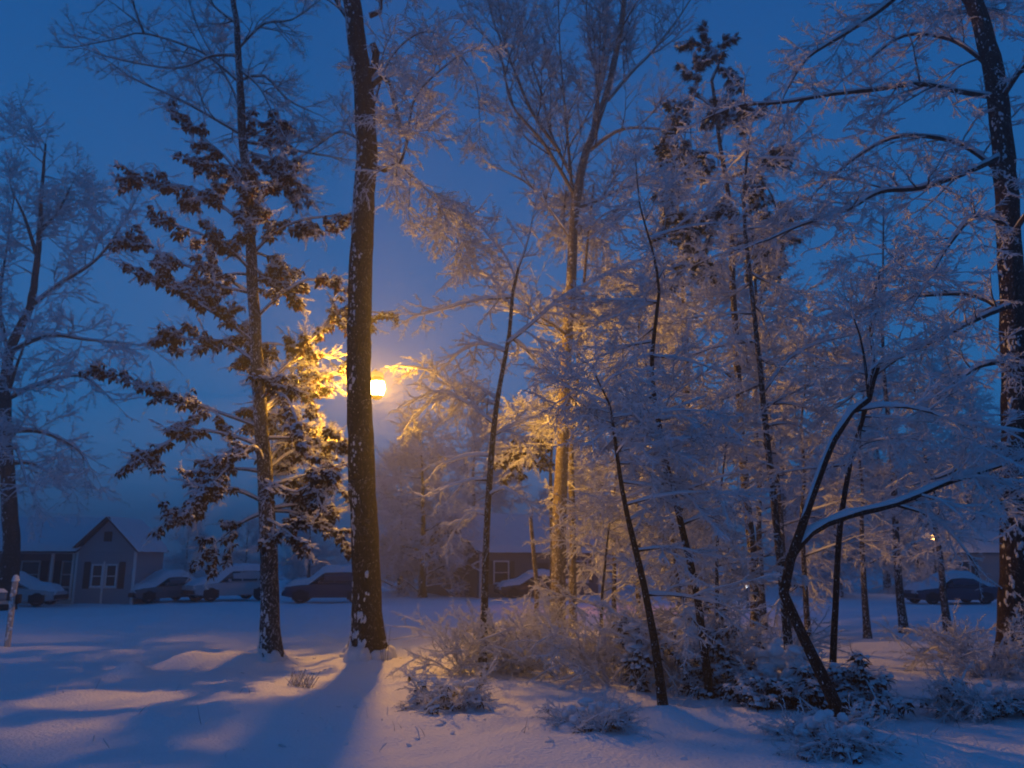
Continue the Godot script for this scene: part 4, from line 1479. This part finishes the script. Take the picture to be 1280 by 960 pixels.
func make_thicket() -> void:
	# the tangle of young trees between the pale tree and the edge, and the trees that fade beyond
	rng.seed = 111
	var o := {"kd": 2.4, "kl": 0.95, "lev": 1, "kd2": 2.6, "sp": 4.0, "ss": 0.75, "sag": 0.09}
	var rows := [
		["slender snowy sapling left of the amber glimmer in the thicket", 768, 27.0, 8.5, 0.09, Vector2(0.5, -0.3), 15, 0.2, 2.1],
		["thick snowy young tree just right of the amber glimmer", 800, 23.0, 10.5, 0.11, Vector2(0.4, 0.2), 18, 0.2, 2.3],
		["brown stemmed snowy young tree behind the long leaning stem", 873, 25.0, 11.0, 0.15, Vector2(-0.2, -0.3), 17, 0.25, 2.4],
		["snowy young tree directly behind the drooping pine", 955, 27.0, 11.5, 0.13, Vector2(0.6, 0.1), 18, 0.2, 2.5],
		["snowy sapling between the light grey stem and the bent tree", 1012, 20.0, 7.5, 0.08, Vector2(0.3, 0.5), 14, 0.2, 2.0],
		["spreading snowy young tree behind the top of the bent tree", 1085, 24.0, 7.0, 0.10, Vector2(0.5, 0.0), 11, 0.3, 2.2],
		["snowy young tree beside the big level boughed tree's level boughs", 1185, 27.0, 8.5, 0.12, Vector2(-0.4, 0.2), 9, 0.4, 2.4],
		["low snowy sapling in front of the pale barked tree's foot", 752, 17.5, 3.6, 0.05, Vector2(0.3, 0.4), 10, 0.15, 1.1],
		["low snowy sapling under the drooping pine", 900, 16.0, 4.8, 0.05, Vector2(0.3, 0.3), 11, 0.15, 1.4],
		["leaning snowy sapling between the two dark leaning stems", 855, 17.5, 6.8, 0.07, Vector2(-0.7, 0.2), 14, 0.2, 1.7]]
	for q in rows:
		auto_tree("young_tree", q[0], "snowy young trees of the thicket", q[1], q[2], q[3], q[4], q[5], M.bark_oak, q[6], q[7], q[8], 0.35, o)
	# taller neighbours whose crowns fill the upper thicket
	rng.seed = 115
	var hi := {"kd": 2.0, "kl": 1.1, "lev": 1, "kd2": 2.4, "sp": 3.4, "ss": 0.8, "sag": 0.07}
	for q in [
		["tall slender tree whose twiggy crown meets the drooping pine", 868, 24.0, 15.5, 0.13, Vector2(0.3, 0.2), 18, 0.5, 2.4],
		["tall slender tree rising behind the light grey stem", 985, 26.0, 15.5, 0.13, Vector2(-0.6, 0.2), 17, 0.5, 2.5],
		["tall slender tree among the big level boughed tree's upper boughs", 1130, 27.0, 14.5, 0.13, Vector2(0.6, 0.2), 11, 0.55, 2.4]]:
		auto_tree("slender_tree", q[0], "tall slender trees of the thicket", q[1], q[2], q[3], q[4], q[5], M.bark_oak, q[6], q[7], q[8], 0.4, hi, 0.9)
	# marcescent beech clump behind the pale tree
	rng.seed = 121
	var t := plant("beech_tree", "small tree with a shelf of brown leaves behind the pale barked tree", "tree", 690, 27.5, M.bark_oak, "", 1.0)
	var p := pixels(t, [[692, 775], [690, 680], [688, 600], [690, 560], [694, 530]])
	p[0] = Vector3.ZERO
	trunk(t, p, 0.09, 0.03, 1.2, 4.0, 8)
	for q in [[[690, 575], [665, 562, -0.4], [628, 575, -0.6]], [[690, 565], [670, 555, 0.4], [640, 560, 0.6]], [[692, 550], [675, 548, -0.6], [650, 562, -0.9]], [[688, 590], [665, 580, 0.2], [640, 590, 0.3]]]:
		limb(t, pixels(t, q), 0.03, 0.01, {"kd": 3.0, "kl": 0.6, "lev": 1, "sp": 1.0, "ss": 0.5, "leaf": 9.0, "ls": 1.1, "sag": 0.1})
	finish(t)
	# trees that fade into the snowy air
	rng.seed = 131
	var far := {"kd": 1.7, "kl": 1.7, "lev": 1, "kd2": 1.9, "sp": 2.6, "ss": 1.5, "sag": 0.03, "up": 0.06}
	var a := auto_tree("distant_tree", "hazy distant tree, tallest beyond the bright yard lamp", "hazy trees beyond the street", 1110, 62.0, 15.0, 0.26, Vector2(0.5, 0), M.bark_dark, 20, 0.2, 4.4, 0.5, far)
	var b := auto_tree("distant_tree", "hazy rounded tree between the tall dark trunk and the dim house", "hazy trees beyond the street", 528, 50.0, 9.5, 0.24, Vector2(-0.4, 0), M.bark_dark, 24, 0.06, 3.4, 0.3, far)
	for q in [[a, 985, 64.0, 1.0, "hazy distant tree behind the drooping pine's stem"], [a, 1225, 70.0, 1.2, "hazy distant tree behind the pale house with the gable"], [a, 840, 66.0, 0.9, "hazy distant tree behind the long leaning stem"],
		[b, 500, 58.0, 0.9, "hazy rounded tree just right of the tall dark trunk"], [b, 590, 64.0, 1.25, "hazy rounded tree above the dim house roof"], [b, 1050, 52.0, 0.85, "hazy rounded tree behind the bent tree"], [b, 720, 66.0, 1.1, "hazy rounded tree behind the pale barked tree"],
		[b, 385, 68.0, 0.62, "hazy low tree beyond the sport utility car"], [b, 230, 70.0, 0.5, "hazy low tree beyond the two cars by the house"], [b, 305, 76.0, 0.55, "hazy low tree beyond the pale tall car"], [b, 1150, 56.0, 0.7, "hazy low tree behind the bright yard lamp"]]:
		copy_of(q[0].root, "distant_tree", spot(q[1], q[2]), rr(0, TAU), q[3], q[4], "hazy trees beyond the street")

func make_shrubs() -> void:
	rng.seed = 141
	var o := {"lev": 1, "kd2": 4.5, "sp": 6.0, "ss": 0.45, "sag": 0.10, "snow": 1.0}
	for q in [
		["tangled snowy shrub at the foot of the slim forked sapling", 580, 17.0, 13, 1.0, 0.8],
		["brushy snowy shrub in front of the broken bare stem", 660, 17.5, 16, 1.35, 0.9],
		["brushy snowy shrub in front of the pale barked tree", 712, 16.6, 13, 1.1, 0.8],
		["airy snowy shrub left of the two dark leaning stems", 772, 15.0, 10, 1.2, 0.8],
		["airy snowy shrub between the two dark leaning stems", 850, 15.5, 13, 1.3, 0.9],
		["airy snowy shrub under the light grey stem", 930, 16.5, 14, 1.5, 1.0],
		["snowy bush in front of the big level boughed tree", 1240, 16.8, 17, 1.15, 0.75]]:
		var t := shrub("shrub", q[0], "snowy brush under the trees", q[1], q[2], q[3], q[4], q[5], o)
		finish(t)
	# low mounded bushes in the foreground
	o = {"lev": 1, "kd2": 5.0, "sp": 9.0, "ss": 0.36, "sag": 0.22, "leaf": 5.0, "leaf_kind": "ever", "ls": 0.62, "snow": 1.2}
	for q in [
		["low round bush capped with snow near the tall trunk's shadow", 566, 13.6, 20, 0.5, 0.42],
		["low bush flattened under snow in front of the thicket shrubs", 735, 12.0, 18, 0.4, 0.42],
		["small snow draped bush standing alone beyond the bent tree", 1235, 12.6, 20, 0.62, 0.36],
		["low ragged bush bowed by snow at the bent tree's foot", 1040, 10.4, 22, 0.42, 0.5]]:
		var t := shrub("bush", q[0], "low snow bowed bushes", q[1], q[2], q[3], q[4], q[5], o)
		finish(t)
		var list := []
		for k in 16:
			list.append(lump_at(Vector3(rr(-0.34, 0.34), q[4] * rr(0.25, 0.7), rr(-0.25, 0.3)), Vector3(rr(0.09, 0.22), rr(0.08, 0.18), rr(0.09, 0.22))))
		lumps(t.root, list)
	# evergreen shrub with heavy clumps of snow
	rng.seed = 151
	for q in [
		["evergreen shrub weighed down by big clumps of snow behind the bent tree", 990, 13.6, 1.15, 0.8, 26, 34],
		["narrow evergreen clump hanging with snow on the long leaning stem", 864, 14.2, 1.55, 0.2, 7, 18],
		["small evergreen clump with dark hanging leaves between leaning stems", 798, 14.4, 1.4, 0.16, 5, 10]]:
		var t := shrub("evergreen_shrub", q[0], "snow loaded evergreens", q[1], q[2], q[5], q[3], q[4], {"lev": 1 if q[4] > 0.5 else 0, "kd2": 3.5, "sp": 2.5, "ss": 0.4, "sag": 0.16, "leaf": 9.0 if q[4] > 0.5 else 7.0, "leaf_kind": "ever", "ls": 1.0})
		finish(t)
		var list := []
		for k in q[6]:
			var a := rr(0, TAU)
			var f := sqrt(rng.randf())
			list.append(lump_at(Vector3(cos(a) * f * q[4] * 0.85, q[3] * rr(0.45, 1.0) * (1.0 - 0.3 * f), sin(a) * f * q[4] * 0.85), Vector3(rr(0.16, 0.42), rr(0.12, 0.3), rr(0.16, 0.4))))
		lumps(t.root, list)

func make_details() -> void:
	rng.seed = 161
	# dry tuft poking out of the snow
	var tuft := plant("grass_tuft", "dry grass tuft poking through snow left of the tall trunk's shadow", "grass", 374, 15.6, M.bark_thin, "", 0.8)
	for k in 46:
		var a := rr(0, TAU)
		grow(tuft, Vector3(rr(-0.24, 0.24), -0.05, rr(-0.12, 0.12)), Vector3(cos(a) * 0.5, 1.0, sin(a) * 0.4).normalized(), rr(0.2, 0.4), 0.006, 0, {"kind": "none", "sp": 0.0, "sag": 0.1, "snow": 0.6})
	finish(tuft)
	# wire of dry stems beside the tall trunk
	var st := plant("dry_stems", "few thin dry stems curling beside the tall trunk's foot", "plant", 484, 18.2, M.bark_thin, "", 0.0)
	for k in 4:
		grow(st, Vector3(rr(-0.1, 0.1), -0.05, rr(-0.1, 0.1)), Vector3(rr(-0.3, 0.3), 1.0, 0).normalized(), rr(0.5, 0.9), 0.005, 0, {"kind": "none", "sp": 0.0, "sag": 0.12})
	finish(st)
	# sticks and stems that show through the snow, all over the yard
	var w := Buf.new()
	var s := Buf.new()
	for k in 170:
		var x := rr(480, 1270)
		var d := rr(9.8, 19.0)
		if rng.randf() < 0.12:
			x = rr(0, 480)
		var g := spot(x, d)
		stick(w, s, g - Vector3(0, 0.04, 0), Vector3(rr(-0.6, 0.6), 1.0, rr(-0.6, 0.6)), rr(0.08, 0.3), 0.004, 0.008 if rng.randf() < 0.8 else 0.0, 3, 0.2)
	var o := part("dead_stalks", two(w, M.twig, s, M.snow), null, self)
	o.set_meta("kind", "stuff")
	o.set_meta("label", "thin dead stalks sticking out of the snow across the yard")
	o.set_meta("category", "stalks")
	# clumps that dropped from the branches
	var fell := []
	for k in 120:
		var x := rr(300, 1270)
		var d := rr(9.7, 20.0)
		var z := rr(0.05, 0.16) * rr(0.4, 1.0)
		fell.append(lump_at(spot(x, d) + Vector3(0, z * 0.02, 0), Vector3(z, z * rr(0.3, 0.55), z)))
	var fs := Node3D.new()
	fs.name = "fallen_snow"
	add_child(fs)
	fs.set_meta("kind", "stuff")
	fs.set_meta("label", "small clumps of snow dropped from the branches onto the yard")
	scatter("clumps", LUMP, fell, fs, M.snow)
	# post with mailbox at the left edge
	var p := spot(9, 22.4)
	var m := thing("mailbox_post", "pale wooden mailbox post wearing a cap of snow at the street edge", "mailbox", p, "", 0.35)
	box("post", Vector3(0.13, 1.85, 0.13), M.wood, m, Vector3(0, 0.75, 0))
	box("bracket", Vector3(0.6, 0.09, 0.09), M.wood, m, Vector3(-0.36, 1.12, 0.0))
	var b := Buf.new()
	loft(b, [[-0.26, 0.11, 0.09], [-0.25, 0.12, 0.1], [0.24, 0.12, 0.1], [0.26, 0.11, 0.09]], 0.05)
	var mb := part("mailbox", commit(b), M.steel, m, Vector3(-0.42, 1.29, 0))
	box("flag", Vector3(0.03, 0.16, 0.02), M.red, mb, Vector3(0.1, 0.05, 0.12))
	snow_sheet("mailbox_snow", 0.56, 0.24, 0.12, mb, Vector3(0, 0.11, 0), Vector3.ZERO, 2.0)
	box("paper_box", Vector3(0.1, 0.24, 0.3), M.black, m, Vector3(0.13, 1.2, 0.0))
	b = Buf.new()
	lumpy(b, Vector3(0, 1.66, 0), Vector3(0.1, 0.17, 0.1), 3.0, 5, 9, 0.0)
	part("snow_cap", commit(b), M.snow, m)
	# snow sticking to the post
	b = Buf.new()
	for k in 26:
		dome(b, Vector3(rr(-0.05, 0.05), rr(0.1, 1.6), 0.066), Vector3(0, 0, 1), rr(0.02, 0.05), 0.012, 1.6)
	part("plastered_snow", commit(b), M.snow, m, Vector3.ZERO, Vector3.ZERO, "stuff")
